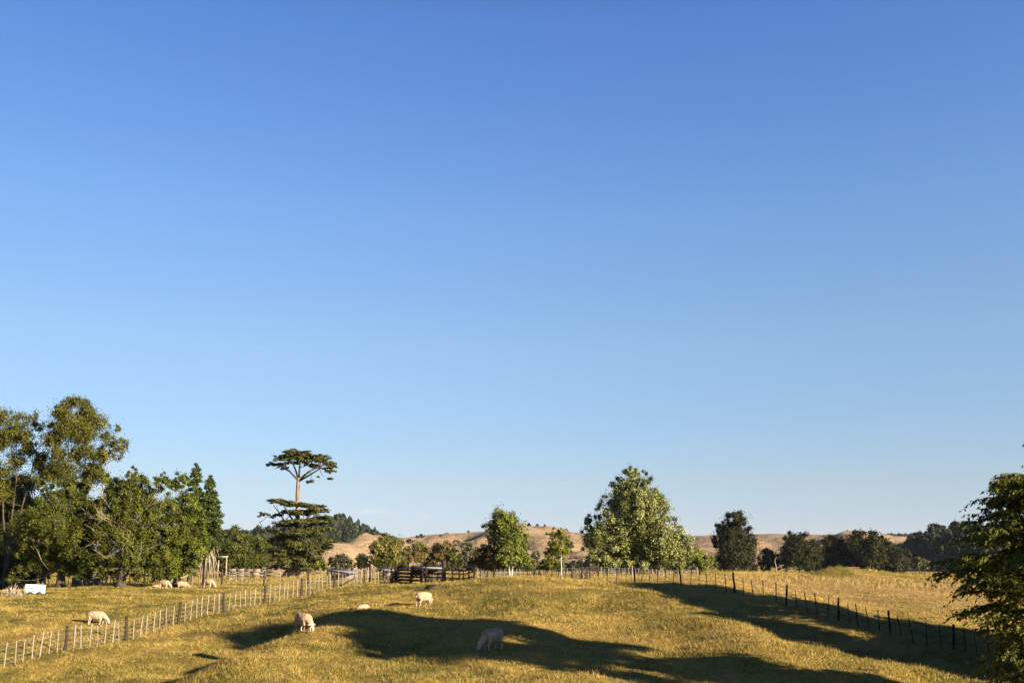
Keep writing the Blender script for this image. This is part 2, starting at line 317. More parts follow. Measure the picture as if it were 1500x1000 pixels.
def GZ(x, y):
    x = np.asarray(x, float); y = np.asarray(y, float); u, v = warp(x, y); z = _w[_n] + _w[_n + 1] * u + _w[_n + 2] * v
    for i in range(_n): z = z + _w[i] * _phi((u - _u[i]) ** 2 + (v - _v[i]) ** 2)
    far = np.clip((y - 300) / 500, 0, 1); z = z * (1 - far) + (CZ - 9) * far
    z = z + relief(x, y) * np.clip(1.3 - np.abs(y - 50) / 90, 0.15, 1) * (1 - .85 * np.exp(-((x - 12) / 7) ** 2 - ((y - 42) / 11) ** 2))
    z = z + hump(x, y, 60, 170, 12, 8, 0.4, -0.1) + hump(x, y, 56, 166, 8, 6, .3, .1) + 1.15 / (1 + np.exp(-np.clip((x - 49 - .45 * (y - 165)) / .8, -30, 30))) * np.exp(-(np.maximum(x - 50, 0) / 9) ** 2 - ((y - 164) / 7) ** 2) - hump(x, y, 49.5, 160, 2.8, 5, 1.3, .3) - hump(x, y, 45, 157, 4, 3, .5) + hump(x, y, 38, 165, 14, 4, .6) + hump(x, y, 34, 175, 12, 6, 0.5)
    z = z + hump(x, y, 72, 120, 18, 6, 0.8, -.3) + hump(x, y, 62, 62, 30, 9, 1.0, .1)
    return z
def on_ground(px, py, y0=28, y1=130):
    Y = np.arange(y0, y1, .1); d = at(px, py, 1.0); X = d.x * Y; Zr = CZ + (d.z - CZ) * Y; g = GZ(X, Y) + .05
    k = int(np.argmax(Zr <= g)); return float(X[k]), float(Y[k])
def gz(x, y): return float(GZ(np.array([x]), np.array([y]))[0])
def grid_axis(lo, hi, st, far_lo, far_hi, gr):
    a = list(np.arange(lo, hi + 1e-6, st)); s = st
    while a[-1] < far_hi: s *= gr; a.append(a[-1] + s)
    s = st
    while a[0] > far_lo: s *= gr; a.insert(0, a[0] - s)
    return np.array(a)
def grid_mesh(name, xs, ys, Z, mat):
    X, Y = np.meshgrid(xs, ys); z = Z(X.ravel(), Y.ravel()); V = np.stack([X.ravel(), Y.ravel(), z], 1)
    nx, ny = len(xs), len(ys); i = np.arange(nx - 1)[None] + np.arange(ny - 1)[:, None] * nx; i = i.ravel()
    return np_mesh(name, V, np.stack([i, i + 1, i + nx + 1, i + nx], 1), mat=mat, smooth=True)
xs = grid_axis(-45, 45, .35, -5000, 5000, 1.055); ys = grid_axis(22, 115, .35, -400, 9000, 1.05)
ground = link('ground', grid_mesh('ground', xs, ys, GZ, M['ground'])); tag(ground, kind='structure')

# ------------------------------------------------------------------ hills
def hill(name, sky_px, Y, W, mat, base=-9, back=1.2, rough=6, seed=1, step=4.0, soft=0.12):
    pts = [at(a, b, Y) for a, b in sky_px]; X0 = np.array([p.x for p in pts]); T = np.array([p.z for p in pts]); b0 = CZ + base
    rr = np.random.default_rng(seed); wv = []
    for lam, am in ((W * .45, 1.0), (W * .25, .8), (W * .12, .4), (W * .06, .2)):
        for _ in range(6):
            a = rr.normal(0, .7); l = lam * rr.uniform(.7, 1.3); wv.append((math.cos(a) * 6.283 / l, math.sin(a) * 6.283 / l, rr.uniform(0, 6.28), am * rough / 3))
    def Z(x, y):
        # sight lines keep the crest; the crest line itself wanders in depth
        t = np.interp(x * 1.0, X0, T, left=b0, right=b0)
        n = np.zeros_like(x)
        for kx, ky, ph, am in wv: n += am * np.sin(kx * x + ky * y + ph + 1.2 * np.sin(ky * .6 * x + ph * 2))
        d = (y - Y) / np.where(y < Y, W, W * back); s = np.clip(1 - np.abs(d), 0, 1); s = s * s * (3 - 2 * s)
        cr = np.clip((t - b0) / 12, 0, 1)
        return b0 - .5 + (t - b0 + .5) * s + n * s * (1 - s) * 4 * cr * .9
    xs = np.arange(X0.min() - 5, X0.max() + 5 + step, step); ys = np.arange(Y - W, Y + W * back + step, step)
    o = link(name, grid_mesh(name, xs, ys, Z, mat)); tag(o, kind='structure')
    return Z
Z_gold = hill('hills', [(560,812),(585,794),(600,788),(620,784.5),(650,782),(680,780.5),(700,778.5),(730,777),(775,776),(805,776.5),(822,779),(838,785),(850,792),(868,805),(890,818),(915,830),(930,838)], 700, 330, M['hill'], -8, 1.0, 9, 4, 4)
Z_right = hill('hills', [(860,812),(930,798),(985,788),(1010,784.5),(1040,783.5),(1100,782),(1150,782.5),(1200,783),(1240,784.5),(1280,786.5),(1320,789),(1350,797),(1390,815),(1420,836)], 900, 380, M['hill'], -9, 1.0, 7, 9, 5)
Z_small = hill('hills', [(440,822),(455,806),(480,796),(497,793.5),(510,796),(525,803),(536,812),(545,830)], 400, 120, M['hill'], -7, 1.0, 1.2, 12, 2)
Z_fl = hill('hills', [(300,812),(340,800),(370,793),(400,792),(440,788),(480,777),(497,769),(508,770),(530,782),(560,797),(590,806),(615,818),(640,834)], 850, 300, M['hill_dark'], -9, 1.0, 6, 15, 6)
Z_fr = hill('hills', [(1300,836),(1318,824),(1335,808),(1350,801),(1370,794),(1400,788),(1430,785),(1500,780),(1560,778),(1620,780)], 470, 150, M['hill_dark'], -8, 1.5, 3, 18, 4)
Z_b1 = hill('hills', [(1230,800),(1270,792),(1300,788.5),(1318,789),(1334,793),(1350,800),(1400,815)], 1300, 300, M['hill'], -9, 1.0, 3, 21, 8)
hill('hills', [(1100,800),(1250,788),(1290,784),(1310,782),(1322,781),(1335,783),(1345,786),(1380,784),(1450,790),(1600,800)], 3200, 800, M['hill_far'], -20, 1.0, 20, 23, 20)
hill('hills', [(-300,795),(-100,789),(100,791),(300,793),(420,796),(560,797),(620,800),(760,806)], 2600, 700, M['hill_far'], -20, 1.0, 20, 25, 20)

# ------------------------------------------------------------------ grass
def grass(n, y0, y1, p, hmin, hmax, nb, wd):
    t = rng.uniform(0, 1, n); q = 1 - p; Y = (y0 ** q + t * (y1 ** q - y0 ** q)) ** (1 / q)
    X = rng.uniform(-.57, .57, n) * (Y + 2)
    # height and density vary in patches
    pat = np.zeros(n)
    for kx, ky, ph, am in WV[14:]: pat += np.sin(kx * X * 1.3 + ky * Y * 1.3 + ph)
    pat = pat / 3.2
    keep = rng.uniform(0, 1, n) < np.clip(.62 + .3 * pat, .25, 1); X, Y, pat = X[keep], Y[keep], pat[keep]; n = len(X)
    Z = GZ(X, Y) - .02
    H = (hmin + (hmax - hmin) * rng.beta(1.6, 3.2, n)) * np.clip(1 + .3 * pat, .5, 1.7)
    X = np.repeat(X, nb); Y = np.repeat(Y, nb); Z = np.repeat(Z, nb); H = np.repeat(H, nb) * rng.uniform(.55, 1.2, n * nb)
    tt = np.repeat(rng.normal(.5, .22, n), nb) + rng.normal(0, .2, n * nb)
    m = n * nb; a = rng.uniform(0, 6.28, m); off = rng.uniform(0, .09, m); W = wd * (Y / 45) ** .8 * rng.uniform(.6, 1.4, m)
    bx, by = X + np.cos(a) * off, Y + np.sin(a) * off; ln = rng.uniform(.1, .75, m) * H; la = a + rng.normal(0, .6, m)
    fa = rng.uniform(0, 3.14, m); wx, wy = np.cos(fa) * W / 2, np.sin(fa) * W / 2
    V = np.empty((m, 3, 3)); V[:, 0] = np.stack([bx - wx, by - wy, Z], 1); V[:, 1] = np.stack([bx + wx, by + wy, Z], 1)
    V[:, 2] = np.stack([bx + np.cos(la) * ln - .12 * H, by + np.sin(la) * ln, Z + H], 1)
    e_ = .6; gx = (GZ(X[::nb] + e_, Y[::nb]) - GZ(X[::nb] - e_, Y[::nb])) / (2 * e_); gy = (GZ(X[::nb], Y[::nb] + e_) - GZ(X[::nb], Y[::nb] - e_)) / (2 * e_)
    N = np.repeat(np.stack([-gx * 1.0, -gy * 1.0, np.ones(n)], 1), nb * 3, axis=0); N /= np.linalg.norm(N, axis=1)[:, None]
    return V.reshape(-1, 3), np.repeat(np.clip(tt, 0, 1), 3), N
Va, Ta, Na = grass(330000, 30, 112, .75, .05, .20, 5, .017)
Vb, Tb, Nb = grass(24000, 30, 100, .6, .10, .26, 3, .013); Tb = np.clip(Tb + .2, 0, 1)
Vc, Tc, Nc = grass(70000, 100, 280, .9, .15, .5, 4, .022); Vg = np.vstack([Va, Vb, Vc]); Tg = np.concatenate([Ta, Tb, Tc]); Ng = np.vstack([Na, Nb, Nc])
go = link('grass', np_mesh('grass', Vg, None, np.arange(len(Vg)).reshape(-1, 3), M['grass'], Tg, gn=Ng))
tag(go, 'dry golden and olive pasture grass over the hummocky paddock', 'grass', kind='stuff')

# ------------------------------------------------------------------ trees
def leaf_quads(C, N, size, tint, r, aspect=1.0, droop=0):
    n = len(C); N = N + r.normal(0, .5, (n, 3)); N /= np.linalg.norm(N, axis=1)[:, None] + 1e-9
    A = r.normal(0, 1, (n, 3)); A[:, 2] -= droop; A -= N * (A * N).sum(1)[:, None]; A /= np.linalg.norm(A, axis=1)[:, None] + 1e-9; B = np.cross(N, A)
    s = size * r.uniform(.6, 1.35, n)[:, None]
    V = np.stack([C - A * s * .5, C + B * s * .3 / aspect, C + A * s * .5, C - B * s * .3 / aspect], 1).reshape(-1, 3)
    return V, np.repeat(tint, 4)
def crown_mesh(lobes, n, size, mat, seed, flat=1.0, clump=.30, aspect=.85, droop=0, ncl=20, hollow=.45):
    """lobes: (x,y,z,rx,rz); leaves sit in clumps spread through the outer part of every lobe"""
    r = np.random.default_rng(seed); L = np.array(lobes, float); wgt = L[:, 3] * L[:, 4] + .3 * L[:, 3] ** 2; wgt /= wgt.sum()
    nc = max(10, int(len(L) * ncl)); per = n / nc; k = r.choice(len(L), nc, p=wgt)
    d = r.normal(0, 1, (nc, 3)); d[:, 2] = d[:, 2] + .25; d /= np.linalg.norm(d, axis=1)[:, None]
    rad = hollow + (1.12 - hollow) * r.uniform(0, 1, nc) ** .7; rad *= 1 + .14 * np.sin(d[:, 0] * 5 + k) * np.cos(d[:, 2] * 4 + k * 2)
    CC = L[k, :3] + d * rad[:, None] * np.stack([L[k, 3], L[k, 3], L[k, 4]], 1)
    cs = np.sqrt(L[k, 3] * L[k, 4]) * clump * r.uniform(.6, 1.3, nc); ct = r.normal(.5, .16, nc)
    m = r.poisson(per, nc); j = np.repeat(np.arange(nc), m); N_ = len(j)
    g = r.normal(0, .5, (N_, 3)) * (cs[j] * np.where(r.uniform(0, 1, N_) < .18, 1.9, 1.0))[:, None]; g[:, 2] *= flat; g[:, 2] -= droop * .5 * np.abs(r.normal(0, 1, N_)) * cs[j]
    C = CC[j] + g; out = d[j] * .9; out[:, 2] += .25
    V, T = leaf_quads(C, out, size, np.clip(ct[j] + r.normal(0, .30, N_), 0, 1), r, aspect, droop)
    return np_mesh('crown', V, np.arange(len(V)).reshape(-1, 4), mat=mat, tint=T)
def limb(mb, a, b, r0, r1, r, sag=.12, n=5, sides=5):
    a, b = np.array(a, float), np.array(b, float); L = np.linalg.norm(b - a); t = np.linspace(0, 1, n)[:, None]
    P = a + (b - a) * t + np.sin(t * math.pi) * r.normal(0, sag * L * .5, 3) + np.array((0, 0, -sag * L)) * np.sin(t * math.pi)
    mb.tube(P, np.linspace(r0, r1, n), sides)
def trunk_mesh(lobes, H, r0, mat, seed, base=(0, 0), lean=(0, 0), forks=1, top=.75, twigs=2, fork_z=.25):
    r = np.random.default_rng(seed); mb = MB(); L = np.array(lobes, float)
    for f in range(forks):
        ox, oy = (r.normal(0, r0 * .8, 2) if forks > 1 else (0, 0)); sp = H * .12 * (f - (forks - 1) / 2) if forks > 1 else 0
        t = np.linspace(0, 1, 8); P = np.stack([base[0] + ox + lean[0] * t + sp * t + r.normal(0, r0 * .25, 8) * t, base[1] + oy + lean[1] * t + r.normal(0, r0 * .25, 8) * t, -.25 + t * (H * top + .25)], 1)
        rr = r0 / math.sqrt(forks) * (1 - .8 * t); rr[0] *= 1.45; rr[1] *= 1.08
        mb.tube(P, rr, 9)
        for i, l in enumerate(L):
            if i % forks != f: continue
            z0 = min(max(l[2] - .45 * math.hypot(l[0], l[1]) - l[4] * .5, H * fork_z), H * top * .95)
            s = z0 / (H * top); a = np.array([np.interp(s, t, P[:, q]) for q in range(3)])
            lr = r0 * .26 * (1 - .6 * s); limb(mb, a, l[:3], lr, lr * .3, r)
            for _ in range(twigs):
                dd = r.normal(0, 1, 3); dd[2] = abs(dd[2]) * .6; dd /= np.linalg.norm(dd); e = l[:3] + dd * np.array((l[3], l[3], l[4])) * .85
                limb(mb, np.array(l[:3]) * .8 + a * .2, e, lr * .35, lr * .1, r, .06, 4, 4)
    return mb.mesh('trunk', mat, True)
TC = [100]
def px_tree(name, label, cat, px, Y, lobes, leaf, bark, group=None, grow=1.06, twins=1, flatten=1.0, r0=None, cover=5, lf=1.6, zf=None, base_z=None, forks=1, top=.72, twigs=2, **kw):
    """a tree whose crown lobes were read off the photograph, given depth and built at its true distance"""
    TC[0] += 1; s = TC[0]; r = np.random.default_rng(s)
    x0 = (px - 750) * K * Y; z0 = gz(x0, Y) if base_z is None else base_z
    e = empty(name, (x0, Y, z0), label=label, cat=cat, group=group)
    LL = []; area = 0; xs_ = [l[0] for l in lobes]; half = (max(xs_) - min(xs_)) / 2 * K * Y
    for l in lobes:
        rx = l[2]; rz = l[3] if len(l) > 3 else l[2] * .9
        p = at(l[0], l[1], Y); dep = math.sqrt(max(.05, 1 - ((p.x - x0) / (half + rx * K * Y)) ** 2)) * half * .7
        oy = r.uniform(-1, 1) * dep
        LL.append((p.x - x0, oy, p.z - z0, rx * K * Y * grow, rz * K * Y * grow * flatten)); area += math.pi * rx * rz
    # depth twins: fill the crown's volume behind and in front
    for l in list(LL) * twins:
        if l[3] > 1.2 * Y / 100 or twins > 1: LL.append((l[0] * .8 + r.normal(0, l[3] * .2), -l[1] + r.normal(0, l[3] * .5), l[2] - l[4] * .15, l[3] * .85, l[4] * .85))
    size = lf * Y / 995 if 'size' not in kw else kw.pop('size'); n = int(area * .466 * cover * 3.2 / (lf * lf * .5)); n = min(n, 150000)
    H = max(l[2] + l[4] for l in LL); tk = {k: kw.pop(k) for k in ('base', 'lean', 'fork_z') if k in kw}
    link('crown', crown_mesh(LL, n, size, M[leaf], s, **kw), e)
    if bark: link('trunk', trunk_mesh(LL[:len(lobes)], H, r0 or H * .022, M[bark], s, forks=forks, top=top, twigs=twigs, **tk), e)
    return e
def conifer_mesh(H, Rr, n, size, mat, seed, base=.12, pw=.85, droop=.35):
    r = np.random.default_rng(seed); nb = int(H * 12); z = base + (1 - base) * np.sort(r.uniform(0, 1, nb) ** .85); a = r.uniform(0, 6.28, nb)
    L = Rr * (1 - (z - base) / (1 - base)) ** pw * r.uniform(.7, 1.12, nb) + .12
    per = np.maximum(6, (n * L / L.sum())).astype(int); j = np.repeat(np.arange(nb), per); m = len(j); t = r.uniform(.1, 1, m) ** .7
    wdt = (L[j] * .12 * (1.15 - t) + .09); g = r.normal(0, 1, (m, 3)) * wdt[:, None]; g[:, 2] *= .6
    C = np.stack([np.cos(a[j]) * L[j] * t, np.sin(a[j]) * L[j] * t, z[j] * H - droop * L[j] * t ** 1.5 + .12 * L[j] * t], 1) + g
    out_ = np.stack([np.cos(a[j]) * .4, np.sin(a[j]) * .4, np.ones(m) * .6], 1)
    V, T = leaf_quads(C, out_, size, np.clip(.5 + r.normal(0, .3, m), 0, 1), r, .8)
    return np_mesh('crown', V, np.arange(len(V)).reshape(-1, 4), mat=mat, tint=T)
def conifer(name, label, px, top_y, Y, wpx, leaf, group=None, n=14000, base=.12, pw=.85, lf=1.7, base_z=None):
    TC[0] += 1; x0 = (px - 750) * K * Y; z0 = gz(x0, Y) if base_z is None else base_z; H = at(px, top_y, Y).z - z0
    e = empty(name, (x0, Y, z0), label=label, cat='tree', group=group)
    link('crown', conifer_mesh(H, wpx * K * Y, n, lf * Y / 995, M[leaf], TC[0], base, pw), e)
    MB().tube([(0, 0, -.3), (0, 0, H * .3), (0.02, 0, H * .96)], [H * .022, H * .014, .02], 8).build('trunk', M['bark'], e, smooth=True)
    return e

# --- the clump at the left
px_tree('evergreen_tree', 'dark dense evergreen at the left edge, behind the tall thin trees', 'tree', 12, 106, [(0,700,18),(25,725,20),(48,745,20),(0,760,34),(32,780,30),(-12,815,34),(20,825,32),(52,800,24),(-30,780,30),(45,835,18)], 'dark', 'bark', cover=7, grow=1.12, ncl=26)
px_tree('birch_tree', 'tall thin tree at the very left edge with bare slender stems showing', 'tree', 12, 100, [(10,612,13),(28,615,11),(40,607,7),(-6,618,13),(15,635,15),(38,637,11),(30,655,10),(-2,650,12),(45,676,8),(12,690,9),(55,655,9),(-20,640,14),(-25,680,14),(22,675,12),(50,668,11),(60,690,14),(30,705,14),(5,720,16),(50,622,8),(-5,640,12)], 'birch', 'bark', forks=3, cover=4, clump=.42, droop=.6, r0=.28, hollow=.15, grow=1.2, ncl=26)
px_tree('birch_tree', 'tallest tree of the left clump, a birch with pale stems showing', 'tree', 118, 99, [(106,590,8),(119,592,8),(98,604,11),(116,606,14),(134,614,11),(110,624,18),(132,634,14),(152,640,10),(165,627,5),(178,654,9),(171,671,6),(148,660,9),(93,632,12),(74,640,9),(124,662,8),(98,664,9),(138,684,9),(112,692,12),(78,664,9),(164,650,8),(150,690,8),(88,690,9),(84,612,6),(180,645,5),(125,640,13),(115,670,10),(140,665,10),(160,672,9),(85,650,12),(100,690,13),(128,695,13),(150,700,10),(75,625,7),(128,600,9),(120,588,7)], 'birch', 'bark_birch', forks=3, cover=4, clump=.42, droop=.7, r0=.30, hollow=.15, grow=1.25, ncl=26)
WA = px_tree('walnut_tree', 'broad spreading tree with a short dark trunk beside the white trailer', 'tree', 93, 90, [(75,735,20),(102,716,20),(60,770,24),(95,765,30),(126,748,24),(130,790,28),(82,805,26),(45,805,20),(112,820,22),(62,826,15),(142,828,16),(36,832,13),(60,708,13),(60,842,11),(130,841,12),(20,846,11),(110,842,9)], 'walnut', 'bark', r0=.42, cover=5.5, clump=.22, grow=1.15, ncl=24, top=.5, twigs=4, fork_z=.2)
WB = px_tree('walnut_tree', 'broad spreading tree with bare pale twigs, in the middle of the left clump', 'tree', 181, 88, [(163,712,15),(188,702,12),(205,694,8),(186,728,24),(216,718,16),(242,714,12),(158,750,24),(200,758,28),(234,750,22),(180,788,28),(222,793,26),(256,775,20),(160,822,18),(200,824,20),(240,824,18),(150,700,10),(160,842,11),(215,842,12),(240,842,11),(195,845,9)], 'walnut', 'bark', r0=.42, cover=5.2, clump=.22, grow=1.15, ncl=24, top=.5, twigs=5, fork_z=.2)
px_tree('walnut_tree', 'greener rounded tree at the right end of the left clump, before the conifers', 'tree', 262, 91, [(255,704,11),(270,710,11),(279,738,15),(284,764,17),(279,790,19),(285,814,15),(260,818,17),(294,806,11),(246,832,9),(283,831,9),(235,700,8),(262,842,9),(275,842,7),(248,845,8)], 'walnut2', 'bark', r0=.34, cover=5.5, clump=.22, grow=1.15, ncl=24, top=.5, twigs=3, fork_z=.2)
conifer('spruce_tree', 'taller spruce rising behind the right end of the left clump', 280, 679, 102, 44, 'conif', n=36000, pw=.9)
sp2 = conifer('spruce_tree', 'slim spruce with a skirt of bare dead branches beside the left clump', 302, 697, 97, 31, 'conif', n=34000, base=.33, pw=.85)
# skirt of dead branches
mb = MB(); r = np.random.default_rng(5); Hs = at(304, 697, 97).z - gz(-29, 97)
for i in range(46):
    a = r.uniform(0, 6.28); z0 = r.uniform(.25, .52) * Hs; Lr = r.uniform(.5, 1.5); z1 = max(.05, z0 - r.uniform(1.5, 4.5))
    P = [(0, 0, z0), (math.cos(a) * Lr * .6, math.sin(a) * Lr * .6, z0 * .7 + z1 * .3), (math.cos(a) * Lr, math.sin(a) * Lr, z1)]; mb.tube(P, [.05, .035, .012], 5)
mb.tube([(-.2, 0, 2.2), (-1.5, -.3, 1.0), (-3, -.5, .4), (-5, -.6, .35)], [.12, .1, .07, .03], 6)
mb.build('dead_branches', M['dead'], sp2, smooth=True)

def twig_part(tree, n, spread, zlo, zhi, seed, mat='dead'):
    r = np.random.default_rng(seed); mb = MB()
    for i in range(n):
        a = r.uniform(3.4, 6.1); d = spread * r.uniform(.35, .9); z = r.uniform(zlo, zhi); P0 = np.array((math.cos(a) * d * .5, math.sin(a) * d * .5, z - r.uniform(.5, 1.4))); P1 = np.array((math.cos(a) * d * .96, math.sin(a) * d * .96, z + r.uniform(-.2, .9)))
        Pm = (P0 + P1) / 2 + r.normal(0, .18, 3); mb.tube([P0, Pm, P1], [.024, .017, .006], 4)
        for _ in range(3): e_ = P1 * .5 + Pm * .5 + r.normal(0, .55, 3); mb.tube([Pm, (Pm + e_) / 2 + r.normal(0, .06, 3), e_], [.012, .009, .004], 4)
    mb.build('bare_twigs', M[mat], tree, smooth=True)
twig_part(WB, 46, 4.8, 2.5, 7.8, 71); twig_part(WA, 18, 4.8, 2.5, 6.0, 72)

# --- trees behind the yards
px_tree('round_tree', 'round dark green tree in front of the hedge, right of the timber frame', 'tree', 346, 165, [(345,783,11),(335,793,11),(356,797,13),(346,810,19),(331,820,11),(362,820,13),(340,828,12)], 'midg', 'bark', cover=6)
px_tree('round_tree', 'green tree between the round dark tree and the tall flat-topped tree', 'tree', 376, 172, [(372,795,12),(382,803,11),(371,818,15),(388,822,11),(380,829,11)], 'midg', 'bark', cover=6)
px_tree('hedge_tree', 'dark tree just right of the dead branches, behind the timber frame', 'tree', 322, 180, [(322,800,9),(318,814,10),(326,826,10)], 'dark', 'bark', cover=7, grow=1.12, ncl=26)
# tall cypress
pads = [(403,677,9,3.2),(411,670,9,3.2),(422,663,8,3),(436,664,13,4),(449,667,13,4),(462,671,12,4),(475,675,12,4),(487,680,9,3),(488,690,6,3),(476,686,8,3),(455,678,12,4),(440,673,14,4.5),(421,675,10,3.5),(412,684,6,2.5),(478,699,4,5),(457,705,6,2.5),(397,684,4,3),
 (404,733,13,3.5),(420,737,14,4),(437,739,16,4.5),(455,741,12,3.5),(474,741,8,2),(466,747,14,4),(445,750,20,5),(394,753,10,3),(386,756,5,2.5),(425,750,14,4),(475,757,12,3.5),(485,764,9,2.5),(460,763,18,5),(435,765,22,6),(412,768,12,5),(475,775,14,4),(450,780,24,7),(422,784,18,8),(402,790,8,7),(494,793,8,2.2),(478,790,12,4.5),(440,800,22,11),(415,808,12,11),(458,812,15,11),(472,800,8,7),(404,820,6,8),(426,822,8,9),(452,826,9,8),(490,775,5,2),(468,806,12,6),(398,806,9,6),(448,832,9,6),(408,830,9,6),(425,797,22,7),(395,778,9,4),(485,800,7,5),(430,797,17,10),(450,817,15,11),(415,816,12,11),(462,799,12,7),(398,680,8,3),(493,684,6,2.5),(468,668,12,3),(430,668,14,4),(415,670,12,4),(445,662,10,3)]
cy = px_tree('cypress_tree', 'tall cypress with a flat umbrella top on a bare stem above a wide lower crown', 'tree', 436, 140, pads, 'cyp', None, cover=8, lf=1.35, flat=.30, clump=.42, hollow=.0, aspect=.6, twins=2, grow=1.04, ncl=15, flatten=.78)
mb = MB(); r = np.random.default_rng(11); cb = cy.location
def cl(px, py, oy=0): p = at(px, py, 140); return (p.x - cb.x, oy, p.z - cb.z)
mb.tube([cl(434, 847), cl(434, 838), cl(434, 815), cl(434, 790), cl(436, 760), cl(436, 725), cl(437, 703), cl(438, 698)], [.60, .42, .36, .34, .31, .29, .25, .22], 10)
mb.tube([cl(424, 847, -.2), cl(425, 836, -.1), cl(428, 815), cl(432, 795)], [.62, .42, .3, .2], 9)
mb.tube([cl(440, 846, -.2), cl(438, 832, -.2), cl(436, 818, 0)], [.55, .35, .2], 8); mb.tube([cl(416, 846, .3), cl(422, 833, .2), cl(427, 820, 0)], [.5, .3, .15], 8)
link('trunk', mb.mesh('trunk', M['bark_cyp'], True), cy)
mains = [[(437, 703, 0), (425, 690, -.6), (412, 683, -1.2), (402, 679, -1.6)], [(437, 701, 0), (431, 688, 1.0), (424, 674, 1.8), (420, 666, 2.2)], [(438, 700, 0), (441, 685, -1.0), (444, 672, -1.6), (446, 665, -1.8)], [(438, 702, 0), (452, 689, .8), (466, 681, 1.4), (484, 678, 1.8)], [(438, 704, 0), (455, 697, -1.2), (472, 688, -2.0), (486, 685, -2.4)],
 [(434, 790, 0), (418, 770, 1.5), (404, 750, 2.2), (394, 738, 2.5)], [(434, 785, 0), (448, 765, -1.5), (462, 750, -2.2), (474, 744, -2.6)], [(435, 770, 0), (428, 755, -1.6), (424, 745, -2.6), (420, 738, -3)], [(435, 775, 0), (455, 768, 1.5), (475, 764, 2.4), (490, 764, 3)], [(434, 805, 0), (414, 792, -1.8), (400, 785, -2.6), (388, 765, -3)], [(434, 808, 0), (455, 796, 1.8), (475, 790, 2.8), (496, 794, 3)], [(434, 812, 0), (420, 806, 2.2), (408, 812, 3), (402, 822, 3)], [(434, 812, 0), (450, 806, -2.2), (462, 810, -3), (470, 818, -3.2)]]
mP = [np.array([cl(*q) for q in m_]) for m_ in mains]; lb = [MB() for _ in mains]
for m_, P, b in zip(mains, mP, lb): b.tube(np.array([P[0] * (1 - f) + P[1] * f if k == 0 else P[k] * (1 - f) + P[k + 1] * f for k in range(3) for f in (0, .5)] + [P[3]]), np.linspace(.17, .05, 7), 6)
for i, p in enumerate(pads):
    b = np.array(cl(p[0], p[1] + p[3] * .3, r.uniform(-2.4, 2.4))); ks = range(5) if p[1] < 715 else range(5, 13)
    best = min(((np.linalg.norm(P[q] - b) + (3 if q == 0 else 0), k, q) for k in ks for P in (mP[k],) for q in (0, 1, 2, 3)), key=lambda v: v[0])
    a = mP[best[1]][best[2]]; t = np.linspace(0, 1, 4)[:, None]; P = a + (b - a) * t; P[:, 2] -= np.sin(t[:, 0] * math.pi) * .08 * np.linalg.norm(b - a); lb[best[1]].tube(P, np.linspace(.06, .02, 4), 4)
for b in lb: b.build('limb', M['bark'], cy, smooth=True)  # darker bark than the trunk: the crown's shade put into the limb colour
px_tree('bush', 'bright green bush at the foot of the tall cypress', 'bush', 463, 148, [(462,820,11),(472,828,8),(455,830,9),(448,834,6)], 'yellowg', 'bark', cover=6, top=.4)
px_tree('bush', 'grey olive shrub at the foot of the small tawny hill', 'bush', 503, 185, [(500,818,8),(508,825,8),(496,827,7),(514,830,5)], 'grey', 'bark', cover=5, top=.4)
px_tree('bush', 'small dark shrub between the cypress and the grey olive shrub', 'bush', 488, 190, [(486,822,6),(490,828,7)], 'dark', 'bark', cover=5, top=.4)
px_tree('bush', 'dark bush tucked against the left side of the round olive tree', 'bush', 533, 190, [(530,819,8),(537,824,8),(528,828,7)], 'dark', 'bark', cover=6, top=.4)
px_tree('round_tree', 'pale olive round tree behind the low shed roofs', 'tree', 568, 200, [(566,796,12),(555,804,11),(579,802,12),(568,811,17),(589,812,8),(549,817,9),(581,820,11),(560,824,10)], 'olive', 'bark_pale', cover=6)
px_tree('shrub_tree', 'greyish brown thin tree right of the round olive tree', 'tree', 601, 235, [(598,808,8),(606,815,9),(597,821,9)], 'brown', 'bark_pale', cover=4)
px_tree('shrub_tree', 'olive tree behind the greyish brown one, foot of the main tawny hill', 'tree', 616, 245, [(612,802,8),(622,807,8),(616,815,9)], 'olive', 'bark', cover=5)
px_tree('shrub_tree', 'low spreading russet tree behind the wooden stock pen', 'tree', 647, 235, [(640,804,8),(652,802,9),(645,813,11),(660,808,7),(634,816,8),(655,818,9),(630,824,7)], 'brown', 'bark', cover=6)
px_tree('shrub_tree', 'small dark green pointed tree behind the tall gate post', 'tree', 665, 205, [(664,809,6),(662,818,9),(670,822,8),(656,825,7)], 'midg', 'bark', cover=6)
px_tree('shrub_tree', 'dusty grey green tree on the lower slope of the main hill', 'tree', 683, 330, [(680,801,7),(688,805,7),(683,813,9),(692,815,6)], 'grey', 'bark', cover=5)
px_tree('willow_tree', 'brownish drooping tree in front of the green bushy tree', 'tree', 714, 100, [(712,808,12),(725,816,12),(700,818,10),(735,822,9),(691,826,7),(716,826,10)], 'brown', 'white_bark', cover=5, droop=1.2, r0=.1, clump=.35)
px_tree('poplar_tree', 'bushy bright green tree with white trunks at the middle of the crest fence', 'tree', 748, 98, [(735,764,16),(750,772,16),(722,775,12),(760,785,12),(745,795,20),(730,790,15),(714,771,6),(770,788,6),(756,814,16),(775,822,9),(741,813,13),(735,756,8),(748,762,8),(768,806,8)], 'fresh', 'white_bark', forks=2, cover=4.5, clump=.3, r0=.15, grow=1.12, ncl=28, hollow=.35, twigs=3)
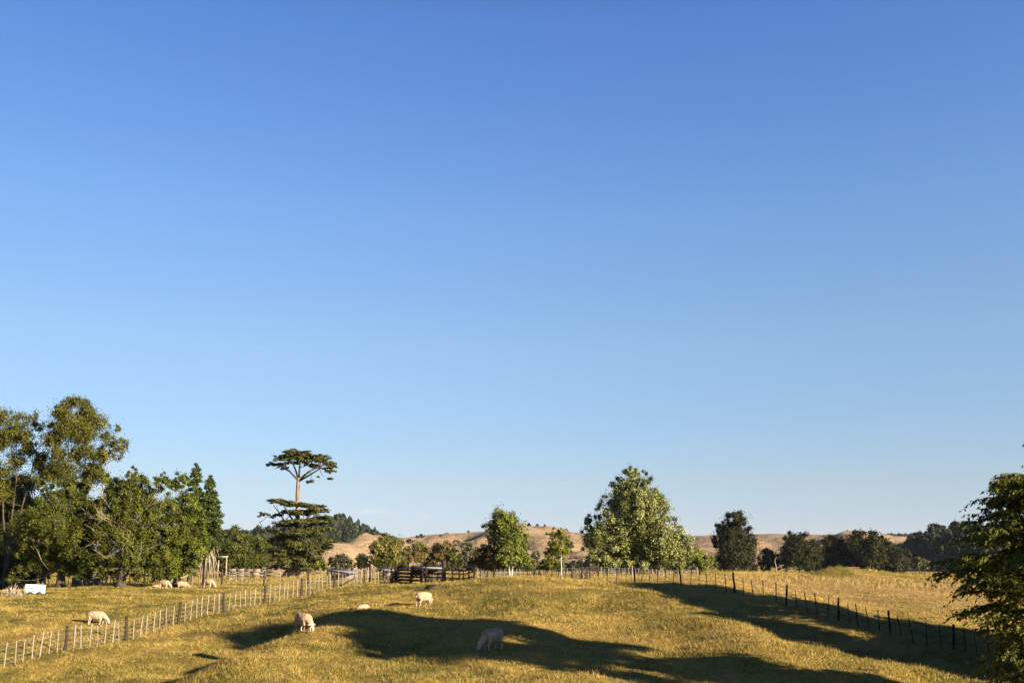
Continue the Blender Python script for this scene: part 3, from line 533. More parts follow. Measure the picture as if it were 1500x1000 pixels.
px_tree('young_tree', 'slender young tree with a thin white trunk right of the bushy green tree', 'tree', 822, 98, [(811,784,6),(820,779,5),(826,790,7),(808,797,5),(817,800,9),(831,807,6),(806,809,7),(822,812,8),(811,775,3),(832,792,4)], 'yellowg', 'white_bark', cover=3.6, r0=.075, fork_z=.4, clump=.4, hollow=.2)
px_tree('bush', 'green bush behind the thin white trunk of the young tree', 'bush', 808, 112, [(808,824,11),(800,829,7),(816,828,8)], 'fresh', 'bark', cover=6, top=.4)
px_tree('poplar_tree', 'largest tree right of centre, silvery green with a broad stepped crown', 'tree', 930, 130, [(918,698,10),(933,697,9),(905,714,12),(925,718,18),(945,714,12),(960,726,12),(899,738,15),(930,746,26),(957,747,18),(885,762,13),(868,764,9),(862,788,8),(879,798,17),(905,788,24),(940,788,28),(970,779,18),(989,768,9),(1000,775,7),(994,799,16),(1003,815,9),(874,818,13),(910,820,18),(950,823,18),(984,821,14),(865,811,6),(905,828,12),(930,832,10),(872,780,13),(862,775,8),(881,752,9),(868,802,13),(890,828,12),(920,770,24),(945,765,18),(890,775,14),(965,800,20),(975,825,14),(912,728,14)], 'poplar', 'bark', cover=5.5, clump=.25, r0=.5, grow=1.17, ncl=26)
px_tree('bush', 'green leafy bush against the right foot of the largest tree', 'bush', 1024, 136, [(1020,817,11),(1035,822,9),(1012,812,9),(1028,828,9),(1044,829,5)], 'fresh', 'bark', cover=6, top=.4)
px_tree('totara_tree', 'dark cone-shaped evergreen standing alone right of the largest tree', 'tree', 1075, 215, [(1068,756,7),(1076,764,12),(1061,774,11),(1086,777,12),(1071,789,19),(1094,794,12),(1055,799,10),(1076,813,23),(1100,813,12),(1050,822,9),(1060,826,12),(1096,826,13)], 'dark', 'bark', cover=7, grow=1.12, ncl=26)
px_tree('totara_tree', 'low dark evergreen behind the bleached dead branch', 'tree', 1127, 250, [(1124,812,8),(1131,821,9),(1120,826,8),(1140,826,6)], 'dark', 'bark', cover=7, grow=1.12, ncl=26)
px_tree('totara_tree', 'dark evergreen just right of the bleached dead branch', 'tree', 1170, 245, [(1165,793,12),(1180,793,11),(1157,806,11),(1170,813,19),(1189,808,12),(1181,825,13),(1155,825,9)], 'dark', 'bark', cover=7, grow=1.12, ncl=26)
px_tree('totara_tree', 'small dark evergreen filling the gap in the right tree line', 'tree', 1202, 262, [(1203,812,10),(1200,825,11)], 'dark', 'bark', cover=7, grow=1.12, ncl=26)
px_tree('totara_tree', 'dark evergreen with twin heads, middle of the right tree line', 'tree', 1224, 250, [(1217,793,9),(1228,799,10),(1214,808,13),(1234,813,13),(1221,825,13)], 'dark', 'bark', cover=7, grow=1.12, ncl=26)
px_tree('totara_tree', 'tallest dark evergreen of the right tree line, above the grassy mound', 'tree', 1268, 245, [(1262,786,10),(1278,790,11),(1254,799,13),(1272,807,18),(1290,801,11),(1262,821,16),(1285,822,12)], 'dark', 'bark', cover=7, grow=1.12, ncl=26)
px_tree('totara_tree', 'last dark evergreen at the right end of the tree line', 'tree', 1308, 252, [(1300,806,12),(1315,814,12),(1290,821,12),(1325,825,8),(1308,827,12)], 'dark', 'bark', cover=7, grow=1.12, ncl=26)
px_tree('bush', 'pale green bush at the foot of the dark forested ridge', 'bush', 1347, 260, [(1345,821,6),(1352,826,7),(1340,829,6)], 'grey', 'bark', cover=5, top=.4)
px_tree('bush', 'dark bush between the tree line and the pale green bush', 'bush', 1333, 270, [(1332,826,7),(1326,831,5),(1362,829,7)], 'dark', 'bark', cover=5, top=.4)
sn = empty('dead_tree', (*at(1137, 838, 235)[:2], gz(at(1137, 838, 235).x, 235)), label='bleached dead branchy snag before the dark evergreens', cat='dead tree')
MB().tube([(0, 0, -.2), (.05, 0, 1.6), (-.2, 0, 2.8), (.3, 0, 3.7)], [.12, .09, .06, .02], 6).tube([(0, 0, .8), (.9, 0, 1.5), (1.9, .2, 1.9)], [.07, .05, .02], 6).tube([(.1, 0, .2), (1, -.1, .8), (2.4, 0, 1.0)], [.07, .05, .02], 6).build('trunk', M['dead'], sn, smooth=True)

# shrubs on the tawny hills
for px, py, Y, rp, leaf, lab in ((784, 813, 480, 6, 'grey', 'grey shrub low on the main hill, left of the young tree'), (833, 797, 560, 5.5, 'dark', 'dark round shrub on the right flank of the main hill'), (853, 785, 640, 5, 'dark', 'dark shrub on the skyline beside the largest tree'), (700, 806, 470, 4, 'dark', 'small dark shrub on the main hill, left of the bushy green tree')):
    x = (px - 750) * K * Y; z = float(Z_gold(np.array([x]), np.array([float(Y)]))[0]); z = max(z, gz(x, Y)); rm = rp * K * Y
    zt = at(px, py, Y).z; z = min(z, zt - rm * .5)
    e = empty('hill_shrub', (x, Y, z), label=lab, cat='bush', group='shrubs on the tawny hill')
    TC[0] += 1; h = zt - z; link('crown', crown_mesh([(0, 0, h, rm, rm * .9), (rm * .5, 0, h - rm * .4, rm * .7, rm * .6), (-rm * .5, 0, h - rm * .4, rm * .7, rm * .6)], 1500, 1.0, M[leaf], TC[0]), e)
    MB().tube([(0, 0, -.5), (0, 0, h)], [.3, .15], 6).build('trunk', M['bark'], e)

# --- far forests: one mass each, plus the skyline trees one can tell apart
def forest(name, label, n, xr, yr, Zf, hr, wr, leaf, seed, nl=150, size=1.6, test=None):
    r = np.random.default_rng(seed); Vs, Ts = [], []
    for i in range(n):
        x, y = r.uniform(*xr), r.uniform(*yr); x *= 1
        if test and not test(x, y): continue
        z = float(Zf(np.array([x]), np.array([y]))[0]); h = r.uniform(*hr); wd = h * r.uniform(*wr); m = nl
        t = r.uniform(0, 1, m); con = r.uniform() < .6
        rad = wd * ((1 - t) ** .75 + .06 if con else np.sqrt(np.clip(1 - (2 * t - 1) ** 2, 0, 1)) + .05) * r.uniform(.6, 1.05, m); a = r.uniform(0, 6.28, m)
        C = np.stack([x + np.cos(a) * rad, y + np.sin(a) * rad, z + h * (.1 + .9 * t)], 1); N = np.stack([np.cos(a), np.sin(a), np.full(m, .5)], 1)
        V, T = leaf_quads(C, N, size, np.clip(r.normal(.5, .25) + r.normal(0, .15, m), 0, 1), r, .8); Vs.append(V); Ts.append(T)
    V = np.vstack(Vs); o = link(name, np_mesh(name, V, np.arange(len(V)).reshape(-1, 4), mat=M[leaf], tint=np.concatenate(Ts)))
    return tag(o, label, 'forest', kind='stuff')
def band(px0, px1, Y): return ((px0 - 750) * K * Y, (px1 - 750) * K * Y)
forest('far_forest', 'dark conifer wood covering the far hill behind the cypress', 700, band(300, 600, 850), (700, 870), Z_fl, (6, 10), (.22, .32), 'forest', 31, 130, 2.2)
forest('foothill_wood', 'pale green wood at the foot of the far conifer hill', 110, band(480, 600, 600), (560, 640), lambda x, y: np.full(len(x), CZ - 8.0) + 0 * x, (7, 11), (.35, .5), 'grey', 33, 140, 2.0)
forest('ridge_forest', 'dark shaded forest over the ridge at the right', 620, band(1318, 1600, 470), (340, 480), Z_fr, (4, 6.2), (.4, .55), 'forest', 35, 150, 1.6, lambda x, y: (x - band(1325, 1325, 470)[0]) > (470 - y) * .05)  # the ridge's shade is put into the dark leaf colour
forest('scrub_strip', 'low dark scrub along the foot of the far tawny hills', 160, band(600, 1000, 420), (400, 450), lambda x, y: GZ(x, y), (2.5, 5), (.5, .8), 'dark', 37, 110, 1.4)
forest('scrub_slope', 'brown scrub patch on the far right hillside', 70, band(1285, 1335, 1250), (1180, 1260), Z_b1, (6, 9), (.5, .8), 'forest', 38, 110, 3.0)
forest('hill_scrub', 'small scattered shrubs dotted over the far tawny hills', 22, band(590, 900, 560), (440, 690), lambda x, y: np.maximum(Z_gold(x, y), GZ(x, y)), (1.2, 3.0), (.5, .9), 'dark', 41, 70, 1.0)
for px, ty, lab, rd in ((1336, 784, 'leftmost skyline tree on the dark ridge', .8), (1350, 779, 'second skyline tree from the left on the dark ridge', .9), (1367, 769.5, 'taller left one of a pair of skyline trees on the dark ridge', .8), (1375, 768, 'right one of a pair of skyline trees on the dark ridge', .9), (1384, 769.5, 'pointed skyline tree right of the pair on the dark ridge', .6), (1403.5, 764, 'lone ball-shaped tree on the skyline of the dark ridge', 1.2), (1417, 764, 'skyline tree right of the ball-shaped one on the dark ridge', 1.0)):
    Y = 468; x = (px - 750) * K * Y; z = float(Z_fr(np.array([x]), np.array([float(Y)]))[0]); h = at(px, ty, Y).z - z; wd = 2.4 * rd
    e = empty('ridge_tree', (x, Y, z), label=lab, cat='tree', group='skyline trees on the dark ridge'); TC[0] += 1
    link('crown', crown_mesh([(0, 0, h - wd * .9, wd * .8, wd), (0, 0, h * .6, wd, h * .3), (wd * .4, 0, h * .4, wd * .8, h * .3), (-wd * .4, 0, h * .4, wd * .8, h * .3)], 1800, 1.0, M['forest'], TC[0]), e)
    MB().tube([(0, 0, -1), (0, 0, h * .8)], [.3, .12], 6).build('trunk', M['bark'], e)

# --- trees standing right of the frame: they throw the long shadows over the paddock
def plain_tree(label, x, y, H, rad, leaf, seed, zlow=.2, n=60000, size=.34, group='trees beside the house paddock'):
    r = np.random.default_rng(seed); z0 = gz(x, y); L = []
    for i in range(22):
        t = r.uniform(0, 1); a = r.uniform(0, 6.28); rr_ = rad * (math.sin(math.pi * (.15 + .75 * t)) ** .5); d = rr_ * r.uniform(.2, .75)
        q = rad * r.uniform(.3, .42) * (1.05 - .35 * t); L.append((math.cos(a) * d, math.sin(a) * d, H * (zlow + (1 - zlow) * t * .93), q, q * .85))
    L += [(0, 0, H - rad * .35, rad * .6, rad * .35), (rad * .4, 0, H - rad * .5, rad * .45, rad * .35), (-rad * .4, 0, H - rad * .5, rad * .45, rad * .35), (0, rad * .4, H - rad * .5, rad * .45, rad * .35), (0, -rad * .4, H - rad * .5, rad * .45, rad * .35)]
    e = empty('shade_tree', (x, y, z0), label=label, cat='tree', group=group)
    link('crown', crown_mesh(L, n, size, M[leaf], seed, clump=.28), e); link('trunk', trunk_mesh(L, H, .3, M['bark'], seed, twigs=1), e)
    return e
SD = np.array((-0.77, 0.64)); TE = math.tan(SUN_EL)
def caster(px, py, Y, t, rad, leaf, seed, label, **kw):
    """tree whose top throws its shadow's tip on the given spot, t metres up-sun"""
    p = at(px, py, Y); x, y = p.x - SD[0] * t, p.y - SD[1] * t; H = p.z + t * TE - gz(x, y)
    return plain_tree(label, x, y, H, rad, leaf, seed, **kw)
caster(420, 912, 55, 47, 3.6, 'walnut', 51, 'tallest leafy tree beside the house garden, outside the picture to the right', zlow=.28)
caster(500, 940, 47, 40, 3.1, 'midg', 61, 'broad tree just in front of the tallest garden tree, outside the picture', zlow=.1, n=26000)
for i_, (cx_, cy_, t_, rd_, lf_, lab_) in enumerate(((8.5, 72, 31, 3.8, 'walnut', 'farthest and tallest tree of the gully row outside the picture'), (8.6, 67, 28, 4.5, 'walnut', 'second farthest tree of the gully row outside the picture'), (9.2, 61.2, 25, 4.8, 'midg', 'third tree of the gully row outside the picture'), (10.2, 55.2, 21, 4.2, 'walnut', 'fourth tree of the gully row outside the picture'), (11.3, 49, 17, 4.0, 'midg', 'second nearest tree of the gully row outside the picture'), (12.8, 43.3, 14, 3.3, 'midg', 'nearest and lowest tree of the gully row outside the picture'))):
    p_ = (cx_ / cy_ / K + 750, cy_); x_, y_ = cx_ - SD[0] * t_, cy_ - SD[1] * t_
    plain_tree(lab_, x_, y_, gz(cx_, cy_) + t_ * TE - gz(x_, y_) + (.3, .9, .9, .7, .7, .6)[i_], rd_, lf_, 52 + i_, zlow=.05)

# --- the tree in the near right corner
def near_tree():
    x0, y0 = 9.3, 17.0; z0 = gz(x0, y0); r = np.random.default_rng(77)
    e = empty('cherry_tree', (x0, y0, z0), label='near leafy tree filling the right edge, long pointed leaves on drooping sprays', cat='tree')
    H = CZ + 1.40 - z0; mb = MB(); Vs, Ts = [], []
    t = np.linspace(0, 1, 8); mb.tube(np.stack([.12 * np.sin(t * 4), .1 * np.cos(t * 5), -.2 + t * (H * .9)], 1), .15 * (1 - .85 * t), 9)
    zz = np.array([-5.6, -4, -2.2, -1.65, -1.08, -.74, -.29, .06, .51, .86, 1.2, 1.4]); pr = np.array([.9, 1.4, 1.65, 1.55, 1.75, 1.6, 1.9, 1.7, 1.4, 1.25, .95, .5])
    for i in range(620):
        zt = -4.8 + 6.15 * r.uniform(0, 1) ** .75; a = r.uniform(0, 6.28); R_ = float(np.interp(zt, zz, pr)) * (r.uniform(.45, 1.0) if i % 3 else r.uniform(.9, 1.06)); tip = np.array((math.cos(a) * R_, math.sin(a) * R_, zt + CZ - z0))
        st = np.array((0, 0, max(.8, min(tip[2] - .45 * R_, H * .88)))); n = 7; s = np.linspace(0, 1, n)[:, None]
        P = st + (tip - st) * s; P[:, 2] += .22 * R_ * np.sin(s[:, 0] * math.pi) * r.uniform(.5, 1.4); mb.tube(P, np.linspace(.022, .004, n), 4)
        for q in range(16):
            si = 1 - .62 * r.uniform(0, 1) ** 1.5; c = np.array([np.interp(si, s[:, 0], P[:, k]) for k in range(3)]); b = a + r.normal(0, .75); tl = r.uniform(.16, .42)
            T = np.linspace(0, 1, 5); Q = c + np.stack([np.cos(b) * tl * T, np.sin(b) * tl * T, r.uniform(-.1, .35) * tl * T - .5 * tl * T * T], 1)
            if q < 4: mb.tube(Q, np.linspace(.006, .002, 5), 3, cap=False)
            m = int(r.uniform(8, 15)); ti = r.uniform(.0, 1.0, m); Cc = np.stack([np.interp(ti, T, Q[:, k]) for k in range(3)], 1)
            sd = r.normal(0, .9, m); d = np.stack([np.cos(b + sd), np.sin(b + sd), r.uniform(-1.3, .1, m)], 1); d /= np.linalg.norm(d, axis=1)[:, None]
            ll = r.uniform(.05, .10, m)[:, None]; up = np.stack([r.normal(0, .8, m), r.normal(0, .8, m), np.ones(m)], 1); w_ = np.cross(d, up); w_ /= np.linalg.norm(w_, axis=1)[:, None]; nn = np.cross(w_, d)
            wd = ll * .23
            V = np.stack([Cc, Cc + d * ll * .45 + w_ * wd + nn * wd * .35, Cc + d * ll - nn * ll * .12, Cc + d * ll * .45 - w_ * wd + nn * wd * .35], 1).reshape(-1, 3)
            Vs.append(V); Ts.append(np.repeat(np.clip(r.normal(.5, .28, m), 0, 1), 4))
    V = np.vstack(Vs); k = np.arange(len(V) // 4) * 4
    tr = np.concatenate([np.stack([k, k + 1, k + 2], 1), np.stack([k, k + 2, k + 3], 1)])
    link('crown', np_mesh('crown', V, None, tr, M['cherry'], np.concatenate(Ts)), e); mb.build('trunk', M['bark'], e, smooth=True)
near_tree()

# ------------------------------------------------------------------ fences
def stick_mesh(name, h, w_, mat, seed, round_=False, below=.25):
    r = np.random.default_rng(seed); mb = MB(); n = 5; t = np.linspace(0, 1, n)
    P = np.stack([np.r_[0, r.normal(0, w_ * .08, n - 1)], np.r_[0, r.normal(0, w_ * .08, n - 1)], -below + t * (h + below)], 1)
    mb.tube(P, (w_ / 2) * (1.05 + .1 * r.normal(0, 1, n)) * (1 if round_ else 1.15), 8 if round_ else 5); return mb.mesh(name, mat)
def fence(label, pts, post_px, nbat, post_m, bat_m, hpost=1.22, hbat=1.12, wires=5, lean=(0, 0), pw=.14, bw=.042, seed=1, name='wire_fence', first_post=True, wire_m='wire'):
    """pts: world xy of the posts; battens in between; everything on the ground"""
    r = random.Random(seed); b0 = Vector((pts[0][0], pts[0][1], gz(*pts[0])))
    e = empty(name, b0, label=label, cat='fence')
    pm = [stick_mesh('post', hpost * (1 + .04 * i), pw * (1 + .1 * i), post_m, seed + i, True) for i in range(3)]
    bm_ = [stick_mesh('batten', hbat * (.96 + .04 * i), bw * (.85 + .12 * i), bat_m, seed + 20 + i) for i in range(4)]
    line = []
    for i, p in enumerate(pts):
        stops = [(p, True)]
        if i + 1 < len(pts):
            q = pts[i + 1]; k = nbat[i] if isinstance(nbat, (list, tuple)) else nbat
            for j in range(1, k + 1): s = (j + r.uniform(-.12, .12)) / (k + 1); stops.append(((p[0] + (q[0] - p[0]) * s, p[1] + (q[1] - p[1]) * s), False))
        for (x, y), isp in stops:
            z = gz(x, y); o = link('post' if isp else 'batten', (pm if isp else bm_)[r.randrange(3 if isp else 4)], e)
            o.location = Vector((x, y, z)) - b0; o.rotation_euler = (lean[0] + r.gauss(0, .025), lean[1] + r.gauss(0, .035), r.uniform(0, 3.1)); line.append((x, y, z))
    if wires:
        for i in range(wires):
            h = .15 + (hbat - .2) * i / max(1, wires - 1); P = [(x - b0.x + lean[1] * h, y - b0.y - lean[0] * h, z - b0.z + h) for x, y, z in line]
            MB().tube(P, .006, 4, cap=False).build('wire', M[wire_m], e)
    return e
def wpts(L): return [((a - 750) * K * Y, Y) for a, Y in L]
FL = [(-60, 46.5), (11, 49), (108.5, 52.5), (195, 56), (268, 61), (333, 65), (391, 70), (444.5, 75), (492, 80), (535, 85), (574, 89)]
fence('long fence of pale battens and dark posts climbing from the lower left to the yards', wpts(FL), None, [7, 7, 7, 7, 7, 7, 7, 7, 7, 7], M['post'], M['batten'], seed=3, hpost=1.2, hbat=1.1)
FB = [(215, 97), (265, 96), (327.5, 95), (389.5, 93), (453, 92), (482, 94), (543, 91)]
fence('thin fence with dark posts behind the three grazing sheep', wpts(FB), None, [5, 5, 5, 5, 2, 3], M['post'], M['grey_wood'], seed=8, hpost=1.35, hbat=1.15, bw=.04)
FT = [(-10, 96), (24, 97), (70, 98), (110, 98), (160, 98), (215, 98)]
fence('low fence of short pale battens under the left trees', wpts(FT), None, [4, 6, 6, 7, 9], M['grey_wood'], M['grey_wood'], seed=9, hpost=1.0, hbat=.85, bw=.055)
FC = [(694, 76), (722, 76), (780, 77), (851, 77), (929, 75), (996, 72), (1074, 69), (1147, 64), (1222, 60.5), (1295, 57), (1384, 52.5), (1470, 50)]
fence('dark fence over the crest and down along the shaded gully at right', wpts(FC), None, [2, 4, 5, 5, 5, 5, 4, 4, 4, 4, 4], M['post_dark'], M['post_dark'], seed=11, hpost=1.25, hbat=1.15, pw=.105, bw=.045, lean=(0, .1))  # battens share the near-black wood, their shaded side put into the colour
FD = [(700, 112), (745, 113), (790, 113), (838, 111), (880, 112), (925, 118), (970, 122), (1020, 126)]
fence('farther low fence of short pickets beneath the largest tree', wpts(FD), None, [7, 7, 7, 7, 8, 8, 8], M['grey_wood'], M['grey_wood'], seed=13, hpost=1.1, hbat=.9, bw=.06)
FE = [(838, 84), (858, 96), (876, 110)]
fence('short fence running back from the crest fence to the farther pickets', wpts(FE), None, [7, 8], M['post'], M['post'], seed=14, bw=.06)
FF = [(1312, 205), (1345, 205), (1380, 200), (1420, 195), (1465, 190), (1520, 186)]
fence('tiny distant fence at the foot of the dark ridge', wpts(FF), None, [4, 4, 4, 4, 4], M['post'], M['post'], seed=16, bw=.08, wires=3)
FG = [(480, 120), (540, 118), (600, 118)]
fence('pale fence behind the low shed roof', wpts(FG), None, [6, 6], M['grey_wood'], M['batten'], seed=17, bw=.06, wires=3)

# ------------------------------------------------------------------ stock yards
def rail_fence(name, label, pts, hts, rails, mat, rail_h=.14, post_w=.14, cat='fence', jit=.006):
    b0 = Vector((pts[0][0], pts[0][1], gz(*pts[0]))); e = empty(name, b0, label=label, cat=cat); base = []
    for (x, y), h in zip(pts, hts):
        p = Vector((x, y, gz(x, y))) - b0; base.append(p)
        MB().tube([p + Vector((0, 0, -.2)), p + Vector((.01, 0, h * .5)), p + Vector((0, .01, h))], post_w / 2, 7).build('post', mat, e)
    for a, b in zip(base, base[1:]):
        d = (b - a).normalized(); off = Vector((d.y, -d.x, 0)) * (post_w * .6)
        for z in rails: MB().bar(a + off + Vector((0, 0, z)) - d * .05, b + off + Vector((0, 0, z + random.gauss(0, .015))) + d * .05, .04, rail_h, jit).build('rail', mat, e)
    return e
def P2(px, Y): return ((px - 750) * K * Y, Y)
# pen: a closed box of dense rails
pen = [P2(583.5, 86), P2(604, 85.5), P2(617, 85), P2(618.5, 87.5), P2(602, 88), P2(585, 88.5), P2(583.5, 86)]
rail_fence('stock_pen', 'dark wooden stock pen of closely set rails in the middle of the yards', pen, [1.55, 1.5, 1.6, 1.5, 1.5, 1.5, 1.5], [.15, .42, .70, .98, 1.26, 1.48], M['post_dark'], .12)
rail_fence('loading_race', 'narrow dark railed race just right of the square pen', [P2(619, 84.5), P2(624, 84.5), P2(624, 89)], [1.5, 1.5, 1.5], [.3, .7, 1.1], M['post_dark'])
rail_fence('yard_fence', 'dark rail fence between the pen and the tall gate posts', [P2(628, 87), P2(642, 86), P2(650, 84)], [1.1, 1.2, 1.4], [.15, .45, .8, 1.1], M['post_dark'], .12)
rail_fence('rail_fence', 'dark rail fence running right from the tall gate posts along the crest', [P2(652, 83), P2(663, 83), P2(673, 82), P2(679, 81), P2(687, 80), P2(695, 79)], [1.5, 1.4, 1.9, 1.3, 1.3, 1.3], [.35, .7, 1.05, 1.3], M['post_dark'], .08)
x, y = P2(650.5, 83.5); o = MB().tube([(0, 0, -.2), (.02, 0, 1), (0, 0, 2.1)], [.2, .18, .16], 8).build('gate_post', M['post'], None, (x, y, gz(x, y))); tag(o, 'thick tall gate post standing highest in the yards', 'post')
x, y = P2(574.5, 89.3); o = MB().tube([(0, 0, -.2), (.02, 0, 1), (0, 0, 1.45)], [.15, .14, .13], 8).build('strainer_post', M['post_dark'], None, (x + .35, y, gz(x + .35, y))); tag(o, 'dark stout post at the left side of the stock pen', 'post')
# gate panel in front
rail_fence('farm_gate', 'low dark gate at the left of the square pen', [P2(576.5, 87), P2(583, 86.5)], [1.2, 1.2], [.3, .65, 1.0], M['post_dark'], .09)
# low sheds
def shed(name, label, px0, px1, y0, y1, Y, deep, mat_roof, mat_wall):
    a = at(px0, y0, Y); b = at(px1, y1, Y); cx = (a.x + b.x) / 2; g0 = gz(cx, Y); e = empty(name, (cx, Y, g0), label=label, cat='shed')
    w_ = b.x - a.x; ha, hb = a.z - g0, b.z - g0
    V = []
    for x_, h in ((-w_ / 2, ha), (w_ / 2, hb)):
        for y_ in (-.3, deep + .3):
            zz = h + (.10 if y_ > 0 else 0)
            V += [(x_, y_, zz), (x_, y_, zz - .06)]
    MB().add(V, [(0, 4, 6, 2), (1, 3, 7, 5), (0, 1, 5, 4), (2, 6, 7, 3), (0, 2, 3, 1), (4, 5, 7, 6)]).build('roof', mat_roof, e)
    MB().bar((-w_ / 2, -.22, ha - .14), (w_ / 2, -.22, hb - .14), .05, .16).build('beam', M['post_dark'], e)
    n = max(2, int(w_ / 2.2)); 
    for i in range(n + 1):
        s = i / n; x_ = -w_ / 2 + .1 + (w_ - .2) * s; h = ha + (hb - ha) * s
        MB().tube([(x_, -.05, -.2), (x_, -.05, h - .23)], .06, 6).build('post', M['post'], e); MB().tube([(x_, deep, -.2), (x_, deep, h + .2)], .06, 6).build('post', M['post'], e)
    h = min(ha, hb)
    MB().box((0, deep - .12, h * .4), (w_ - .3, .05, h * .8)).build('back_wall', mat_wall, e)
    return e
shed('open_shed', 'long low open shed with a sloping grey iron roof left of the yards', 480, 521, 833.5, 838.5, 106, 1.8, M['iron'], M['grey_wood'])
shed('small_shed', 'small grey roofed shelter behind the fence between shed and pen', 556, 576, 832.5, 835.5, 118, 2.2, M['iron'], M['grey_wood'])
shed('long_shed', 'long low shed with a pale roof seen over the stock pen', 602, 650, 829.5, 832, 125, 1.8, M['concrete'], M['post'])
# diagonal stay at (508,845)
x, y = P2(508, 81.5); g0 = gz(x, y); o = MB().bar((-.5, 0, .15), (.75, .15, .8), .1, .1).build('fence_stay', M['post'], None, (x, y, g0)); tag(o, 'slanting timber stay propped in the left fence near the shed', 'stay')

# timber frame, old pallet pen, trailer, left pen
x, y = P2(327, 128); g0 = gz(x, y); e = empty('timber_frame', (x, y, g0), .25, label='tall pale goalpost-like timber frame left of the cypress', cat='frame'); h = at(327, 815, 128).z - g0
for s in (-.5, .5): MB().bar((s, 0, -.2), (s * .95, 0, h - .08), .14, .12, .008).build('post', M['batten'], e)
MB().bar((-.66, 0, h), (.66, 0, h), .14, .15, .008).build('crossbar', M['batten'], e)
x, y = P2(358, 122); g0 = gz(x, y); e = empty('pallet_pen', (x, y, g0), .05, label='old grey pen of pallets and boards right of the timber frame', cat='pen')
r = random.Random(4)
for i, (a, b) in enumerate(((-1.9, -.9), (-.8, .1), (.2, 1.1), (1.2, 2.0), (2.15, 2.6))):
    mb = MB(); hh = 1.25 if i < 4 else 1.4
    for z in (.15, .45, .75, 1.0, hh - .1): mb.bar((a, r.uniform(-.03, .03), z), (b, r.uniform(-.03, .03), z + r.gauss(0, .03)), .03, r.choice((.1, .13, .18)), .008)
    for s in (a + .05, b - .05): mb.bar((s, .07, -.1), (s, .07, hh), .08, .08)
    mb.build('pallet', M['grey_wood'] if i != 3 else M['batten'], e)
MB().bar((-2.1, .2, 1.2), (2.2, .3, 1.12), .1, .05).build('top_rail', M['grey_wood'], e)
MB().box((1.45, -.12, .55), (.9, .04, .85), jit=.02).build('board', M['clay'], e)
rail_fence('low_rail_fence', 'low two-rail timber fence between the pallet pen and the cypress', [P2(372, 122), P2(392, 122), P2(412, 121)], [1.0, 1.0, 1.0], [.45, .85], M['grey_wood'])
x, y = P2(141, 100); g0 = gz(x, y); e = empty('board_pen', (x, y, g0), .1, label='small grey board pen between the two dark trunks of the left trees', cat='pen')
MB().bar((-1, 0, 1.15), (1.1, 0, 1.05), .05, .12, .01).bar((-1, .1, .98), (1.1, .1, .92), .05, .1, .01).bar((-.7, 1.0, 1.2), (1.2, 1.0, 1.1), .05, .12, .01).build('rail', M['batten'], e)
MB().box((-.55, .1, .5), (.8, .05, .85), jit=.015).build('board', M['grey_wood'], e); MB().box((.4, .15, .45), (.9, .05, .7), jit=.015).build('board', M['grey_wood'], e)
for s in (-1, -.1, .5, 1.1): MB().bar((s, .06, -.2), (s, .06, 1.2), .09, .09, .01).build('post', M['grey_wood'], e)
# white trailer
x, y = on_ground(50, 868, 70, 130)
g0 = gz(x, y); e = empty('box_trailer', (x, y, g0 - .2), .4, label='small white box trailer parked under the trees at far left', cat='trailer'); e.scale = (.72, .72, .66)
def hull(x0, x1, y0, y1, z0, z1, slope=0): return MB().add([(x0, y0, z0), (x1, y0, z0), (x1, y1, z0), (x0, y1, z0), (x0 + .06, y0 + .04, z1 + slope), (x1 - .04, y0 + .04, z1), (x1 - .04, y1 - .04, z1), (x0 + .06, y1 - .04, z1 + slope)], [(0, 3, 2, 1), (4, 5, 6, 7), (0, 1, 5, 4), (1, 2, 6, 5), (2, 3, 7, 6), (3, 0, 4, 7)])
hull(-.95, 1.05, -.6, .7, .3, 1.25, .12).build('body', M['white'], e)
MB().box((.1, -.62, .78), (.035, .03, .8)).box((.6, -.62, .78), (.035, .03, .8)).build('trim', M['bluegrey'], e); MB().box((-.25, -.62, .95), (.3, .02, .16), jit=.01).build('red_panel', M['red'], e)
MB().box((-.99, 0, .75), (.03, 1.0, .75)).build('door', M['bluegrey'], e)
MB().box((.05, -.615, .36), (1.8, .03, .05)).box((.05, -.615, 1.17), (1.8, .03, .05)).build('rail', M['grey_wood'], e)
for sx in (-.35, .5):
    wh = MB(); a = np.arange(14) * 2 * math.pi / 14; V = [(sx + .27 * math.cos(t), yy, .27 + .27 * math.sin(t)) for yy in (-.68, -.5) for t in a]
    V += [(sx, -.68, .27), (sx, -.5, .27)]; wh.add(V, [(i, (i + 1) % 14, 14 + (i + 1) % 14, 14 + i) for i in range(14)], [(28, (i + 1) % 14, i) for i in range(14)] + [(29, 14 + i, 14 + (i + 1) % 14) for i in range(14)]).build('wheel', M['rubber'], e)
MB().bar((1.05, 0, .35), (1.9, 0, .4), .07, .07).build('drawbar', M['post_dark'], e)
# pale brush heap at far left
x, y = on_ground(17, 871, 70, 130); g0 = gz(x, y); TC[0] += 1; e = empty('brush_heap', (x, y, g0), label='heap of pale dry brush left of the white trailer', cat='brush heap')
mb = MB(); r = np.random.default_rng(9)
for i in range(90):
    a = r.uniform(0, 6.28); d = r.uniform(0, .8); P0 = np.array((math.cos(a) * d, math.sin(a) * d, -.05)); P1 = P0 * .6 + np.array((r.normal(0, .25), r.normal(0, .2), r.uniform(.15, 1.0) * (1.1 - .8 * d))); mb.tube([P0, (P0 + P1) / 2 + r.normal(0, .05, 3), P1], [.03, .022, .008], 4)
mb.build('sticks', M['batten'], e)
